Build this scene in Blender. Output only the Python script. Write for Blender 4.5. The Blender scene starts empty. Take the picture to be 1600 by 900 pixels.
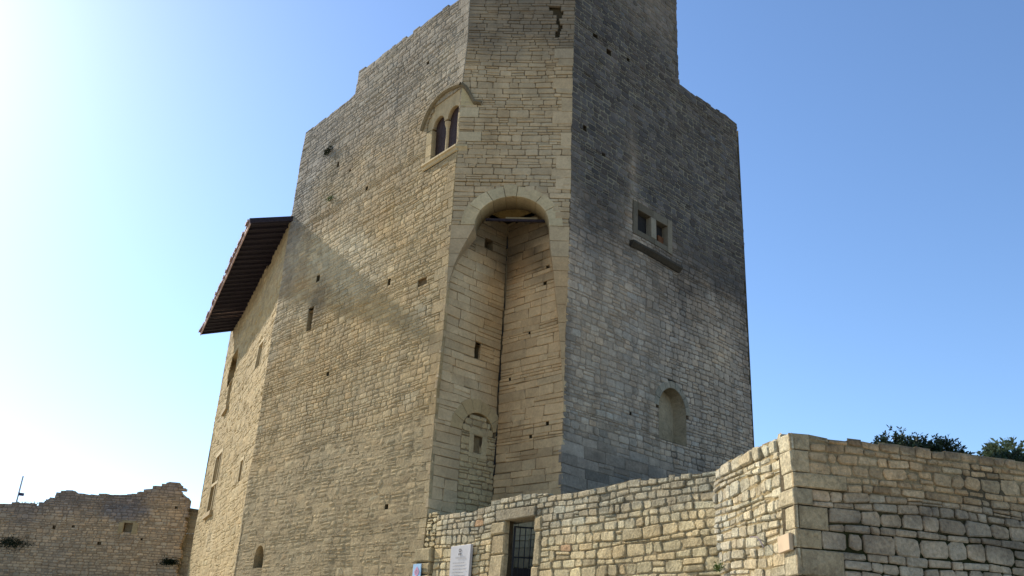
import bpy, math, random
from mathutils import Vector, noise
random.seed(11)
R = math.radians
scene = bpy.context.scene
COL = scene.collection

# ---------------------------------------------------------------- camera, sky, sun, exposure
F_PX, PITCH, ROLL, EYE = 1380.0, R(22.29), R(-3.096), Vector((0, 0, 1.6))
_c, _s = math.cos(PITCH), math.sin(PITCH)
_r, _f = Vector((1, 0, 0)), Vector((0, _c, _s))
_d = _f.cross(_r)
CAM_R = math.cos(ROLL) * _r + math.sin(ROLL) * _d
CAM_D = -math.sin(ROLL) * _r + math.cos(ROLL) * _d
CAM_F = _f
cd = bpy.data.cameras.new('camera')
cam = bpy.data.objects.new('camera', cd)
COL.objects.link(cam)
cd.sensor_fit = 'HORIZONTAL'
cd.sensor_width = 36.0
cd.lens = 36.0 * F_PX / 1600.0
cd.clip_start = 0.1
cd.clip_end = 6000
m3 = cam.matrix_world.copy()
for i in range(3):
    m3[i][0], m3[i][1], m3[i][2], m3[i][3] = CAM_R[i], -CAM_D[i], -CAM_F[i], EYE[i]
cam.matrix_world = m3
scene.camera = cam

SUN_AZ, SUN_EL = R(-47.6), R(31.9)          # azimuth from +Y, clockwise
world = bpy.data.worlds.new('World')
scene.world = world
world.use_nodes = True
wn = world.node_tree
bg = wn.nodes['Background']
sky = wn.nodes.new('ShaderNodeTexSky')
sky.sky_type = 'NISHITA'
sky.sun_disc = False
sky.sun_elevation = SUN_EL
sky.sun_rotation = SUN_AZ
sky.altitude = 100
sky.air_density = 1.0
sky.dust_density = 0.40
sky.ozone_density = 5.2
wn.links.new(sky.outputs[0], bg.inputs['Color'])
bg.inputs['Strength'].default_value = 0.15
sd = bpy.data.lights.new('sun', 'SUN')
sd.energy = 4.8
sd.angle = R(1.4)
sd.color = (1.0, 0.90, 0.76)
sun = bpy.data.objects.new('sun', sd)
COL.objects.link(sun)
to_sun = Vector((math.sin(SUN_AZ) * math.cos(SUN_EL), math.cos(SUN_AZ) * math.cos(SUN_EL), math.sin(SUN_EL)))
sun.rotation_euler = to_sun.to_track_quat('Z', 'Y').to_euler()
scene.view_settings.view_transform = 'Standard'
scene.view_settings.look = 'None'
scene.view_settings.exposure = 0.56
scene.view_settings.gamma = 1.0
scene.view_settings.use_curve_mapping = False

# ---------------------------------------------------------------- materials
def mat_stone(name, bump=0.5, scale=1.0, grain=0.55, dist=0.03):
    m = bpy.data.materials.new(name)
    m.use_nodes = True
    t = m.node_tree
    N, L = t.nodes, t.links
    b = N['Principled BSDF']
    b.inputs['Roughness'].default_value = 0.92
    b.inputs['Specular IOR Level'].default_value = 0.15
    at = N.new('ShaderNodeAttribute'); at.attribute_name = 'tint'
    geo = N.new('ShaderNodeNewGeometry')
    def noi(sc, det, rough=0.6):
        n = N.new('ShaderNodeTexNoise')
        n.inputs['Scale'].default_value = sc * scale
        n.inputs['Detail'].default_value = det
        n.inputs['Roughness'].default_value = rough
        L.new(geo.outputs['Position'], n.inputs['Vector'])
        return n
    def math_(op, a, bb):
        n = N.new('ShaderNodeMath'); n.operation = op
        for i, v in enumerate((a, bb)):
            if isinstance(v, (int, float)): n.inputs[i].default_value = v
            else: L.new(v, n.inputs[i])
        return n.outputs[0]
    n0, n1, n2, n3 = noi(0.55, 5), noi(2.3, 6), noi(11, 6, 0.7), noi(46, 3, 0.7)
    # multiplier = 1 + grain*((n1-.5)*.9 + (n2-.5)*1.2 + (n3-.5)*.5)
    a = math_('ADD', math_('MULTIPLY', math_('SUBTRACT', n1.outputs['Fac'], 0.5), 1.5), math_('MULTIPLY', math_('SUBTRACT', n0.outputs['Fac'], 0.5), 0.9))
    c = math_('MULTIPLY', math_('SUBTRACT', n2.outputs['Fac'], 0.5), 1.9)
    e = math_('MULTIPLY', math_('SUBTRACT', n3.outputs['Fac'], 0.5), 0.6)
    k = math_('ADD', math_('MULTIPLY', math_('ADD', math_('ADD', a, c), e), grain), 1.0)
    # small dark lichen specks
    sp = N.new('ShaderNodeMapRange')
    sp.inputs['From Min'].default_value = 0.60; sp.inputs['From Max'].default_value = 0.72
    sp.inputs['To Min'].default_value = 1.0; sp.inputs['To Max'].default_value = 0.62
    L.new(noi(7, 8, 0.75).outputs['Fac'], sp.inputs['Value'])
    k = math_('MULTIPLY', k, sp.outputs[0])
    mx = N.new('ShaderNodeMix'); mx.data_type = 'RGBA'; mx.blend_type = 'MULTIPLY'
    mx.inputs['Factor'].default_value = 1.0
    cb = N.new('ShaderNodeCombineColor')
    for i in range(3): L.new(k, cb.inputs[i])
    L.new(at.outputs['Color'], mx.inputs[6]); L.new(cb.outputs[0], mx.inputs[7])
    L.new(mx.outputs[2], b.inputs['Base Color'])
    h = math_('ADD', math_('ADD', math_('MULTIPLY', noi(5, 4, 0.6).outputs['Fac'], 0.8), math_('MULTIPLY', n2.outputs['Fac'], 1.0)), math_('MULTIPLY', n3.outputs['Fac'], 0.35))
    bp = N.new('ShaderNodeBump')
    bp.inputs['Strength'].default_value = bump
    bp.inputs['Distance'].default_value = dist
    L.new(h, bp.inputs['Height']); L.new(bp.outputs[0], b.inputs['Normal'])
    return m

def mat_plain(name, col, rough=0.8, metal=0.0, var=0.25, sc=9.0, bump=0.15):
    m = bpy.data.materials.new(name)
    m.use_nodes = True
    t = m.node_tree
    N, L = t.nodes, t.links
    b = N['Principled BSDF']
    b.inputs['Roughness'].default_value = rough
    b.inputs['Metallic'].default_value = metal
    b.inputs['Specular IOR Level'].default_value = 0.25
    geo = N.new('ShaderNodeNewGeometry')
    n = N.new('ShaderNodeTexNoise')
    n.inputs['Scale'].default_value = sc; n.inputs['Detail'].default_value = 6
    L.new(geo.outputs['Position'], n.inputs['Vector'])
    r = N.new('ShaderNodeValToRGB')
    r.color_ramp.elements[0].position = 0.3; r.color_ramp.elements[1].position = 0.7
    r.color_ramp.elements[0].color = tuple(c * (1 - var) for c in col) + (1,)
    r.color_ramp.elements[1].color = tuple(min(1, c * (1 + var)) for c in col) + (1,)
    L.new(n.outputs['Fac'], r.inputs['Fac']); L.new(r.outputs[0], b.inputs['Base Color'])
    bp = N.new('ShaderNodeBump'); bp.inputs['Strength'].default_value = bump; bp.inputs['Distance'].default_value = 0.02
    L.new(n.outputs['Fac'], bp.inputs['Height']); L.new(bp.outputs[0], b.inputs['Normal'])
    return m

def mat_leaf(name, c0, c1):
    m = mat_plain(name, c0, 0.5, 0, 0.4, 14, 0)
    r = [n for n in m.node_tree.nodes if n.type == 'VALTORGB'][0]
    r.color_ramp.elements[1].color = c1 + (1,)
    return m

M_STONE = mat_stone('limestone', 0.85)
M_ASHLAR = mat_stone('dressed_limestone', 0.3, 1.3, 0.4)
M_RUBBLE = mat_stone('rubble_stone', 1.0, 1.7, 0.85, 0.07)
M_DARK = mat_plain('dark_interior', (0.02, 0.018, 0.016), 0.95)
M_WOOD = mat_plain('aged_wood', (0.026, 0.021, 0.028), 0.8, 0, 0.4, 16)
M_SHUTTER = mat_plain('red_brown_shutter', (0.036, 0.018, 0.011), 0.7, 0, 0.3, 12)
M_TILE = mat_plain('clay_tile', (0.42, 0.31, 0.28), 0.85, 0, 0.35, 5)
M_IRON = mat_plain('black_iron', (0.015, 0.015, 0.016), 0.5, 0.3, 0.2)
M_MARBLE = mat_plain('white_marble', (0.44, 0.43, 0.42), 0.5, 0, 0.06, 3, 0.03)
M_INK = mat_plain('grey_engraving', (0.24, 0.24, 0.24), 0.8, 0, 0.1)
M_INKD = mat_plain('dark_engraving', (0.10, 0.10, 0.11), 0.8, 0, 0.1)
M_BLUE = mat_plain('pale_blue_sign', (0.28, 0.44, 0.60), 0.45, 0, 0.08, 3, 0)
M_PINK = mat_plain('pink_emblem', (0.50, 0.24, 0.34), 0.5, 0, 0.1, 3, 0)
M_PAPER = mat_plain('blue_paper', (0.20, 0.30, 0.62), 0.6, 0, 0.08, 3, 0)
M_PLAQ = mat_plain('orange_stone', (0.50, 0.38, 0.24), 0.7, 0, 0.08, 6, 0.05)
M_STEEL = mat_plain('galvanised_steel', (0.42, 0.45, 0.50), 0.4, 0.5, 0.1)
M_PURP = mat_plain('dark_box', (0.04, 0.035, 0.07), 0.6)
M_CABLE = mat_plain('grey_cable', (0.16, 0.13, 0.14), 0.7)
M_LEAF = mat_leaf('dark_leaf', (0.016, 0.028, 0.012), (0.045, 0.075, 0.028))
M_LEAFP = mat_leaf('pale_leaf', (0.16, 0.20, 0.06), (0.36, 0.36, 0.16))
M_WEED = mat_leaf('weed_leaf', (0.05, 0.09, 0.02), (0.13, 0.19, 0.04))
M_IVY = mat_leaf('ivy_leaf', (0.014, 0.02, 0.009), (0.03, 0.042, 0.018))
M_DRY = mat_plain('dry_grass', (0.34, 0.32, 0.16), 0.8)
M_BARK = mat_plain('bark', (0.06, 0.045, 0.03), 0.9)
M_GROUND = mat_plain('gravel_ground', (0.50, 0.43, 0.32), 0.95, 0, 0.25, 1.5, 0.4)
M_EARTH = mat_plain('terrace_earth', (0.14, 0.12, 0.08), 0.95, 0, 0.3, 3, 0.4)

# ---------------------------------------------------------------- mesh helpers
def nz(x, y, z=0.0): return noise.noise(Vector((x, y, z)))
def fb(x, y, z=0.0): return nz(x, y, z) * 0.6 + nz(x * 2.1, y * 2.1, z + 5) * 0.3 + nz(x * 4.7, y * 4.7, z + 9) * 0.15
def mix(a, b, t):
    t = max(0.0, min(1.0, t)); return tuple(a[i] * (1 - t) + b[i] * t for i in range(3))
def sm(a, b, x):
    t = max(0.0, min(1.0, (x - a) / (b - a))); return t * t * (3 - 2 * t)
def mul(c, k): return tuple(max(0.004, min(0.9, v * k)) for v in c)
def H(deg): return Vector((math.sin(R(deg)), math.cos(R(deg)), 0.0))
def interp(pts, x):
    if x <= pts[0][0]: return pts[0][1]
    for (a, b), (c, d) in zip(pts, pts[1:]):
        if x <= c: return b + (d - b) * (x - a) / (c - a)
    return pts[-1][1]

class Frame:
    """vertical wall plane: s runs along the heading, z is world height, d runs outward"""
    def __init__(self, p0, head, out):
        self.o = Vector((p0[0], p0[1], 0)); self.u = H(head); self.n = H(out)
        self.flip = self.u.cross(Vector((0, 0, 1))).dot(self.n) < 0
    def p(self, s, z, d=0.0):
        v = self.o + self.u * s + self.n * d
        v.z = z
        return v

NO_WARP = {'gravel_ground', 'terrace_earth', 'dark_leaf', 'pale_leaf', 'weed_leaf', 'ivy_leaf', 'dry_grass', 'bark'}
def settle(p):
    """old walls are never true: slow bulges of a few centimetres, the same for everything that touches"""
    p = Vector(p)
    return p + noise.noise_vector(p * .36) * .055 + noise.noise_vector(p * 1.45 + Vector((7, 3, 1))) * .016
class MB:
    def __init__(self): self.v, self.f, self.c = [], [], []
    def add(self, v, f, col):
        o = len(self.v); self.v += v; self.f += [[i + o for i in q] for q in f]
        self.c += ([col] * len(v)) if not isinstance(col, list) else col
    def build(self, name, mat, parent=None, smooth=False, base=None):
        me = bpy.data.meshes.new(name)
        if mat.name not in NO_WARP: self.v = [settle(p) for p in self.v]
        b = base if base is not None else (parent.location if parent else Vector((0, 0, 0)))
        me.from_pydata([(p[0] - b[0], p[1] - b[1], p[2] - b[2]) for p in self.v], [], self.f)
        at = me.color_attributes.new('tint', 'FLOAT_COLOR', 'POINT')
        flat = []
        for c in self.c: flat += [c[0] * ALB, c[1] * ALB * .90, c[2] * ALB * .65, 1.0]
        at.data.foreach_set('color', flat)
        me.materials.append(mat)
        if smooth: me.polygons.foreach_set('use_smooth', [True] * len(me.polygons))
        ob = bpy.data.objects.new(name, me)
        COL.objects.link(ob)
        if parent:
            ob.parent = parent
            pb = base if base is not None else parent.location
            root = parent
            off = Vector((0, 0, 0))
            while root: off += root.location; root = root.parent
            ob.location = Vector(b) - off
        elif base is not None: ob.location = base
        return ob

W = (1, 1, 1)
ALB = 0.88     # overall albedo of the local limestone
def thing(name, label, cat, loc, group=None):
    o = bpy.data.objects.new(name, None); COL.objects.link(o)
    o.location = loc; o.empty_display_size = 0.3
    o['label'] = label; o['category'] = cat
    if group: o['group'] = group
    return o
def tag(o, label, cat, group=None):
    o['label'] = label; o['category'] = cat
    if group: o['group'] = group
    return o
def child(mb, name, mat, parent, smooth=False):
    """part whose vertices are in world space; origin of the parent's root"""
    r = parent
    off = Vector((0, 0, 0))
    while r: off += r.location; r = r.parent
    me_o = mb.build(name, mat, None, smooth, off)
    me_o.parent = parent
    me_o.location = (0, 0, 0)
    return me_o

def inset(poly, b):
    n = len(poly); out = []
    for i in range(n):
        x0, y0 = poly[i - 1]; x1, y1 = poly[i]; x2, y2 = poly[(i + 1) % n]
        ax, ay, bx, by = x1 - x0, y1 - y0, x2 - x1, y2 - y1
        la, lb = math.hypot(ax, ay) or 1e-6, math.hypot(bx, by) or 1e-6
        nx, ny = -ay / la - by / lb, ax / la + bx / lb
        l2 = nx * nx + ny * ny
        k = 2 / l2 if l2 > 0.5 else 2 / 0.5
        out.append((x1 + nx * b * k, y1 + ny * b * k))
    return out

def prism(F, poly, d1, d0, bev=0.0, dome=None, jit=0.0):
    """solid with outline poly (counter-clockwise in s,z) from depth d0 to face depth d1; open at the back"""
    n = len(poly); v = []; f = []
    rings = [(poly, d0)]
    if bev > 0:
        rings += [(poly, d1 - bev), (inset(poly, bev), d1)]
    else: rings += [(poly, d1)]
    for k, (pl, d) in enumerate(rings):
        for s, z in pl:
            v.append(F.p(s, z, d + (random.uniform(-jit, jit) if k == len(rings) - 1 else 0)))
    for k in range(len(rings) - 1):
        for i in range(n):
            j = (i + 1) % n
            f.append([k * n + i, k * n + j, (k + 1) * n + j, (k + 1) * n + i])
    b = (len(rings) - 1) * n
    if dome is None: f.append(list(range(b, b + n)))
    else:
        cs = sum(q[0] for q in poly) / n; cz = sum(q[1] for q in poly) / n
        v.append(F.p(cs, cz, d1 + dome)); c = len(v) - 1
        for i in range(n): f.append([b + i, b + (i + 1) % n, c])
    if F.flip: f = [q[::-1] for q in f]
    return v, f

def rect(a, b, c, d): return [(a, c), (b, c), (b, d), (a, d)]
def box_pts(F, a, b, c, d, d0, d1):
    v = [F.p(s, z, q) for q in (d0, d1) for s, z in ((a, c), (b, c), (b, d), (a, d))]
    f = [[3, 2, 1, 0], [4, 5, 6, 7], [0, 1, 5, 4], [1, 2, 6, 5], [2, 3, 7, 6], [3, 0, 4, 7]]
    if F.flip: f = [q[::-1] for q in f]
    return v, f
def bar(p, q, w, h=None, up=Vector((0, 0, 1))):
    h = h or w
    p, q = Vector(p), Vector(q); ax = (q - p).normalized()
    sx = ax.cross(up)
    if sx.length < 1e-3: sx = ax.cross(Vector((1, 0, 0)))
    sx.normalize(); sy = sx.cross(ax).normalized()
    v = [e + sx * (i * w / 2) + sy * (j * h / 2) for e in (p, q) for i, j in ((-1, -1), (1, -1), (1, 1), (-1, 1))]
    return v, [[0, 1, 2, 3], [7, 6, 5, 4], [0, 4, 5, 1], [1, 5, 6, 2], [2, 6, 7, 3], [3, 7, 4, 0]]
def tube(pts, r, n=6, r1=None):
    v, f = [], []
    for k, p in enumerate(pts):
        p = Vector(p)
        a = Vector(pts[min(k + 1, len(pts) - 1)]) - Vector(pts[max(k - 1, 0)])
        a.normalize()
        sx = a.cross(Vector((0.13, 0.3, 1)))
        if sx.length < 1e-3: sx = Vector((1, 0, 0))
        sx.normalize(); sy = a.cross(sx)
        rr = r if r1 is None else r + (r1 - r) * k / (len(pts) - 1)
        for i in range(n):
            t = 2 * math.pi * i / n
            v.append(p + sx * math.cos(t) * rr + sy * math.sin(t) * rr)
    for k in range(len(pts) - 1):
        for i in range(n):
            j = (i + 1) % n
            f.append([k * n + i, k * n + j, (k + 1) * n + j, (k + 1) * n + i])
    f.append(list(range(n))[::-1]); f.append(list(range((len(pts) - 1) * n, len(pts) * n)))
    return v, f

def pix_weight(p, n, area):
    q = p - EYE; z = q.dot(CAM_F)
    if z < 0.5: return 0
    x, y = 800 + F_PX * q.dot(CAM_R) / z, 450 + F_PX * q.dot(CAM_D) / z
    if x < -5 or x > 1605 or y < -5 or y > 905: return 0
    return area * abs(n.dot(q.normalized())) / q.length_squared * F_PX * F_PX

class Wallset:
    """collects the stones and the mortar of one thing"""
    def __init__(self): self.st = []; self.mortar = MB()
    def put(self, F, v, f, col, area, mat=0, hide=False):
        c = sum(v, Vector()) / len(v)
        self.st.append((0 if hide else pix_weight(c, F.n, area), v, f, col, c, mat))
    def finish(self, parent, mats, mortar_mat, limit=300, smooth=False, mortar_name='mortar', part='stone', rest='stonework'):
        st = sorted(self.st, key=lambda t: -t[0])
        k = 0
        rest_mb = [MB() for _ in mats]
        for w, v, f, col, c, mi in st:
            if k < limit and w > 0:
                mb = MB(); mb.add(v, f, col)
                o = mb.build(part, mats[mi], None, smooth, c)
                o.parent = parent; o.location = c - parent.location
                k += 1
            else: rest_mb[mi].add(v, f, col)
        big = MB(); idx = []
        for i, mb in enumerate(rest_mb):
            big.add(mb.v, mb.f, mb.c); idx += [i] * len(mb.f)
        if big.v:
            o = child(big, rest, mats[0], parent, smooth)
            for m in mats[1:]: o.data.materials.append(m)
            o.data.polygons.foreach_set('material_index', idx)
            o['kind'] = 'stuff'
        if self.mortar.v: child(self.mortar, mortar_name, mortar_mat, parent)

def RH(a, b, c, d):      # rectangular hole
    return dict(z0=c, z1=d, f=lambda z: (a, b))
def AH(a, b, c, spring, extra=0.0):   # round-headed hole
    r = (b - a) / 2 + extra; m = (a + b) / 2
    def f(z):
        if z <= spring: return (a, b)
        h = r * r - (z - spring) ** 2
        return (m - math.sqrt(h), m + math.sqrt(h)) if h > 0 else None
    return dict(z0=c, z1=spring + r, f=f, soft=True)
def PH(lo, hi, c, d):    # hole with outline functions
    return dict(z0=c, z1=d, f=lambda z: (lo(z), hi(z)) if hi(z) > lo(z) else None, soft=True)

def lay(WS, F, s0, s1, z0, z1, tint, mort, ch=(.16, .26), sw=(.25, .55), gap=.012, rnd=.25, wav=.015,
        depth=.04, proud=.010, holes=(), top=None, bev=.012, jit=.004, mat=0, split=.15, bot=None, d=0.0,
        ragged=(0, 0), thick=.10, seed=0, dome=.006, simple=False, hide=False, zslope=0.0):
    zs = [z0]
    while zs[-1] < z1 - .07:
        zc = zs[-1]
        c = ch(zc) if callable(ch) else ch
        zs.append(zc + random.uniform(*c))
    zs[-1] = z1
    for h in holes:
        for b in ((h['z0'],) if h.get('soft') else (h['z0'], h['z1'])):
            if z0 < b < z1:
                i = min(range(len(zs)), key=lambda k: abs(zs[k] - b))
                if abs(zs[i] - b) < .055 and 0 < i < len(zs) - 1: zs[i] = b
                else: zs.append(b)
                zs = sorted(set(zs))
    hb = [b for h in holes for b in ((h['z0'],) if h.get('soft') else (h['z0'], h['z1']))]
    def line(k, s):
        w = 0 if (k == 0 or k == len(zs) - 1 or zs[k] in hb) else wav * nz(s * .55, k * 7.3 + seed, 3.1) * 2
        return zs[k] + w + zslope * s
    for k in range(len(zs) - 1):
        za, zb = zs[k], zs[k + 1]; zm = (za + zb) / 2; hh = zb - za
        iv = [(s0 + random.uniform(0, ragged[0]), s1 - random.uniform(0, ragged[1]))]
        for h in holes:
            if h['z1'] <= za + .01 or h['z0'] >= zb - .01: continue
            ex = [h['f'](min(max(z, h['z0']), h['z1'] - 1e-4)) for z in (za + .01, zm, zb - .01)]
            ex = [e for e in ex if e]
            if not ex: continue
            a, b = (min(e[0] for e in ex), max(e[1] for e in ex))
            if h.get('jag'): a += random.uniform(-h['jag'], h['jag']); b += random.uniform(-h['jag'], h['jag'])
            nv = []
            for p, q in iv:
                if b <= p or a >= q: nv.append((p, q)); continue
                if a > p: nv.append((p, a))
                if b < q: nv.append((b, q))
            iv = nv
        for p, q in iv:
            if q - p < .03: continue
            cuts = [p]
            while cuts[-1] < q:
                sww = sw(cuts[-1], zm) if callable(sw) else sw
                cuts.append(cuts[-1] + random.uniform(*sww) * (0.75 + 0.5 * min(1.5, hh / .2)))
            if len(cuts) > 2 and q - cuts[-2] < .45 * (cuts[-2] - cuts[-3]): cuts.pop(-2)
            cuts[-1] = q
            for a, b in zip(cuts, cuts[1:]):
                mid = (a + b) / 2
                lo = [line(k, a), line(k, b)]; hi = [line(k + 1, a), line(k + 1, b)]
                if bot and (hi[0] + hi[1]) / 2 < bot(mid): continue
                if top:
                    Ta, Tb = top(a + .01), top(b - .01)
                    if max(lo) > min(Ta, Tb) - .05: continue
                    e = random.uniform(-.03, .05)
                    hi = [min(hi[0], Ta + e), min(hi[1], Tb + e + random.uniform(-.02, .02))]
                thin = top is not None and min(hi[0] - lo[0], hi[1] - lo[1]) < .065 and max(hi) > top(mid) - .02
                if thin: continue
                dep = depth(mid, zm) if callable(depth) else depth
                mc = mort(mid, zm)
                vv = [F.p(a, lo[0], d - dep), F.p(b, lo[1], d - dep), F.p(b, hi[1], d - dep), F.p(a, hi[0], d - dep)]
                WS.mortar.add(vv, [[3, 2, 1, 0] if F.flip else [0, 1, 2, 3]], mc)
                pieces = [(lo, hi)]
                if hh > .15 and random.random() < split:
                    t = random.uniform(.35, .65)
                    md = [lo[0] + (hi[0] - lo[0]) * t, lo[1] + (hi[1] - lo[1]) * (t + random.uniform(-.08, .08))]
                    pieces = [(lo, md), (md, hi)]
                for L_, U_ in pieces:
                    w, h_ = b - a, min(U_[0] - L_[0], U_[1] - L_[1])
                    if w < .03 or h_ < .03: continue
                    g = gap * random.uniform(.5, 1.3) / 2 * (2.4 if random.random() < .07 else 1)
                    r = rnd * min(w, h_)
                    A, B = a + g, b - g
                    l0, l1, u0, u1 = L_[0] + g, L_[1] + g, U_[0] - g, U_[1] - g
                    def lz(s): return l0 + (l1 - l0) * (s - A) / (B - A)
                    def uz(s): return u0 + (u1 - u0) * (s - A) / (B - A)
                    j = lambda x: random.uniform(-x, x)
                    if rnd < .05:
                        poly = [(A + j(.006), l0), (B + j(.006), l1), (B + j(.006), u1), (A + j(.006), u0)]
                        dm = None
                    else:
                        cr = [min(.45 * w, r * random.uniform(.4, 1.7)) for _ in range(4)]
                        cz = [min(.45 * h_, r * random.uniform(.4, 1.7)) for _ in range(4)]
                        poly = [(A + cr[0], lz(A + cr[0]) + j(.075) * h_), (B - cr[1], lz(B - cr[1]) + j(.075) * h_),
                                (B - j(.07) * h_, l1 + cz[1]), (B - j(.07) * h_, u1 - cz[2]),
                                (B - cr[2], uz(B - cr[2]) + j(.075) * h_), (A + cr[3], uz(A + cr[3]) + j(.075) * h_),
                                (A + j(.07) * h_, u0 - cz[3]), (A + j(.07) * h_, l0 + cz[0])]
                        dm = random.uniform(0, dome) * 2 if dome else None
                    bb = min(bev * random.uniform(.7, 1.5), .22 * min(w, h_))
                    pr = d + random.uniform(-proud, proud)
                    v, f = prism(F, poly, pr, d - thick, bb, dm, jit)
                    ms, mz = mid, (L_[0] + U_[0]) / 2
                    col = tint(ms, mz)
                    if 'v' in tint.__code__.co_varnames:      # weathering runs on across the stones
                        c0 = tint(ms, mz, 0)
                        kk = [col[q] / c0[q] for q in range(3)]
                        ring = []
                        for ps, pz in poly:
                            t = tint(ps, pz, 0)
                            ring.append((min(.9, t[0] * kk[0]), min(.9, t[1] * kk[1]), min(.9, t[2] * kk[2])))
                        col = ring * 3 + ([col] if dm is not None else [])
                    WS.put(F, v, f, col, w * h_, mat, hide)

def block(WS, F, poly, col, d1=.015, d0=-.12, bev=.012, mat=1, jit=0.0):
    v, f = prism(F, poly, d1, d0, bev, None, jit)
    xs = [p[0] for p in poly]; zs = [p[1] for p in poly]
    WS.put(F, v, f, col, (max(xs) - min(xs)) * (max(zs) - min(zs)), mat)

def reveal(mb, F, a, b, c, d, dep, col, back, front=0.0, sh=0.0):
    """sides and back of a rectangular hole"""
    if isinstance(mb, list): mb.append(MB()); mb = mb[-1]
    P = [(a, c), (b, c), (b, d), (a, d)]
    v = [F.p(s, z, front) for s, z in P] + [F.p(s + sh, z, -dep) for s, z in P]
    f = [[0, 1, 5, 4], [1, 2, 6, 5], [2, 3, 7, 6], [3, 0, 4, 7]]
    mb.add(v, f, col)
    mb.add([F.p(s + sh, z, -dep + .001) for s, z in P], [[0, 1, 2, 3]], back)
def arch_pts(a, b, spring, n=10, rise=None):
    m, r = (a + b) / 2, (b - a) / 2
    rise = rise or r
    return [(m + r * math.cos(math.pi * i / n), spring + rise * math.sin(math.pi * i / n)) for i in range(n + 1)]   # right to left
def arch_reveal(mb, F, a, b, c, spring, dep, col, back, front=0.0, rise=None, shrink=0.0):
    if isinstance(mb, list): mb.append(MB()); mb = mb[-1]
    P = [(a, c), (b, c)] + arch_pts(a, b, spring, 10, rise)
    m = (a + b) / 2
    Q = [(m + (s - m) * (1 - shrink), z) for s, z in P]
    n = len(P)
    v = [F.p(s, z, front) for s, z in P] + [F.p(s, z, -dep) for s, z in Q]
    mb.add(v, [[i, (i + 1) % n, n + (i + 1) % n, n + i] for i in range(n)], col)
    mb.add([F.p(s, z, -dep + .001) for s, z in Q], [list(range(n))], back)
def voussoirs(WS, F, a, b, spring, wid, n, colf, d1=.01, d0=-.3, mat=1, rise=None, a0=0.0, a1=math.pi, gap=.008, cuts=None, back=None):
    m, r = (a + b) / 2, (b - a) / 2
    ri = rise or r
    ang = cuts or [a0 + (a1 - a0) * i / n for i in range(n + 1)]
    for t0, t1 in zip(ang, ang[1:]):
        g = gap / (r + wid) / 2
        ts = [t0 + g + (t1 - t0 - 2 * g) * q / 3 for q in range(4)]
        w2 = wid * random.uniform(.92, 1.08)
        poly = [(m + r * math.cos(t), spring + ri * math.sin(t)) for t in ts][::-1]
        outer = [(m + (r + w2) * math.cos(t), spring + (ri + w2) * math.sin(t)) for t in ts]
        k_ = colf(m + r * math.cos(t0), spring)
        if back is not None: k_ = [back] * len(outer + poly) + [k_] * (2 * len(outer + poly))
        block(WS, F, (outer + poly), k_, d1 + random.uniform(-.004, .004), d0, .010, mat)

# ---------------------------------------------------------------- where the walls stand
hA, hC, hB, hD, hM, hN, hR = -39.63, 46.96, 93.7, -24.5, -33.0, -8.0, 75.0
pA = Vector((-1.929, 23.922, 0)); pB = Vector((1.6215, 23.693, 0))
pC = pB + H(hC) * 9.73                       # far end of the dark face
pL = Vector((-9.18, 32.678, 0))              # far end of the sunny face, start of the wing
pI = Vector((-.2415, 25.498, 0))             # inner corner of the recess
FA = Frame(pA, hA, hA - 90)
FB = Frame(pA, hB, hB + 90)
FC = Frame(pB, hC, hC + 90)
FD = Frame(pL, hD, hD - 90)
FRL = Frame(pA, math.degrees(math.atan2((pI - pA).x, (pI - pA).y)), 0); LRL = (pI - pA).length
FRL.n = H(math.degrees(math.atan2((pI - pA).x, (pI - pA).y)) + 90); FRL.flip = FRL.u.cross(Vector((0, 0, 1))).dot(FRL.n) < 0
_hr = math.degrees(math.atan2((pB - pI).x, (pB - pI).y))
FRR = Frame(pI, _hr, _hr + 90); LRR = (pB - pI).length
pK = Vector((3.672, 15.297, 0))              # bend of the foreground wall
FM = Frame(pA, hM + 180, hM - 90)            # s runs from the tower towards the camera
LM = 10.285
FN = Frame(pK, hN + 180, hN - 90)
LN = 2.90
pQ = pK + H(hN + 180) * LN                   # the outer corner
FR = Frame(pQ, hR, hR + 90)

# ---------------------------------------------------------------- ground and terrain
def ground_z(x, y):
    return 2.1 * sm(3, 20, y) + 1.0 * sm(30, 90, y) + .04 * nz(x * .3, y * .3)
gm = MB()
xs = sorted({round(s * v, 2) for s in (-1, 1) for v in [0, 2, 4, 6, 8, 10, 13, 16, 20, 25, 32, 45, 70, 120, 250, 600, 1500, 3000]})
ys = [-3000, -1200, -400, -120, -50, -25, -12, -6, -3, 0] + [2, 4, 6, 8, 10, 12, 14, 16, 18, 20, 23, 26, 30, 36, 44, 55, 70, 90, 140, 300, 700, 1500, 3000]
for y in ys:
    for x in xs: gm.v.append(Vector((x, y, ground_z(x, y)))); gm.c.append(W)
nx = len(xs)
for j in range(len(ys) - 1):
    for i in range(nx - 1): gm.f.append([j * nx + i, j * nx + i + 1, (j + 1) * nx + i + 1, (j + 1) * nx + i])
g = gm.build('ground', M_GROUND); g['kind'] = 'structure'
# the raised garden held up by the right-hand wall
tm = MB()
Z_T = 4.42
q0, q1 = pQ + FR.n * -.35 + FN.n * -.35, FR.p(16, 0, -.35)
q2 = q1 + Vector((0, 14, 0)); q3 = pK + FN.n * -.35 + Vector((.6, 6, 0)); q4 = pK + FN.n * -.35 + Vector((.0, -.2, 0))
ring = [q0, q1, q2, q3, q4]
tm.add([Vector((p.x, p.y, Z_T)) for p in ring] + [Vector((p.x, p.y, .5)) for p in ring],
       [[0, 1, 2, 3, 4]] + [[i, i + 5, (i + 1) % 5 + 5, (i + 1) % 5] for i in range(5)], W)
t = tm.build('terrace', M_EARTH); t['kind'] = 'structure'

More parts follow.
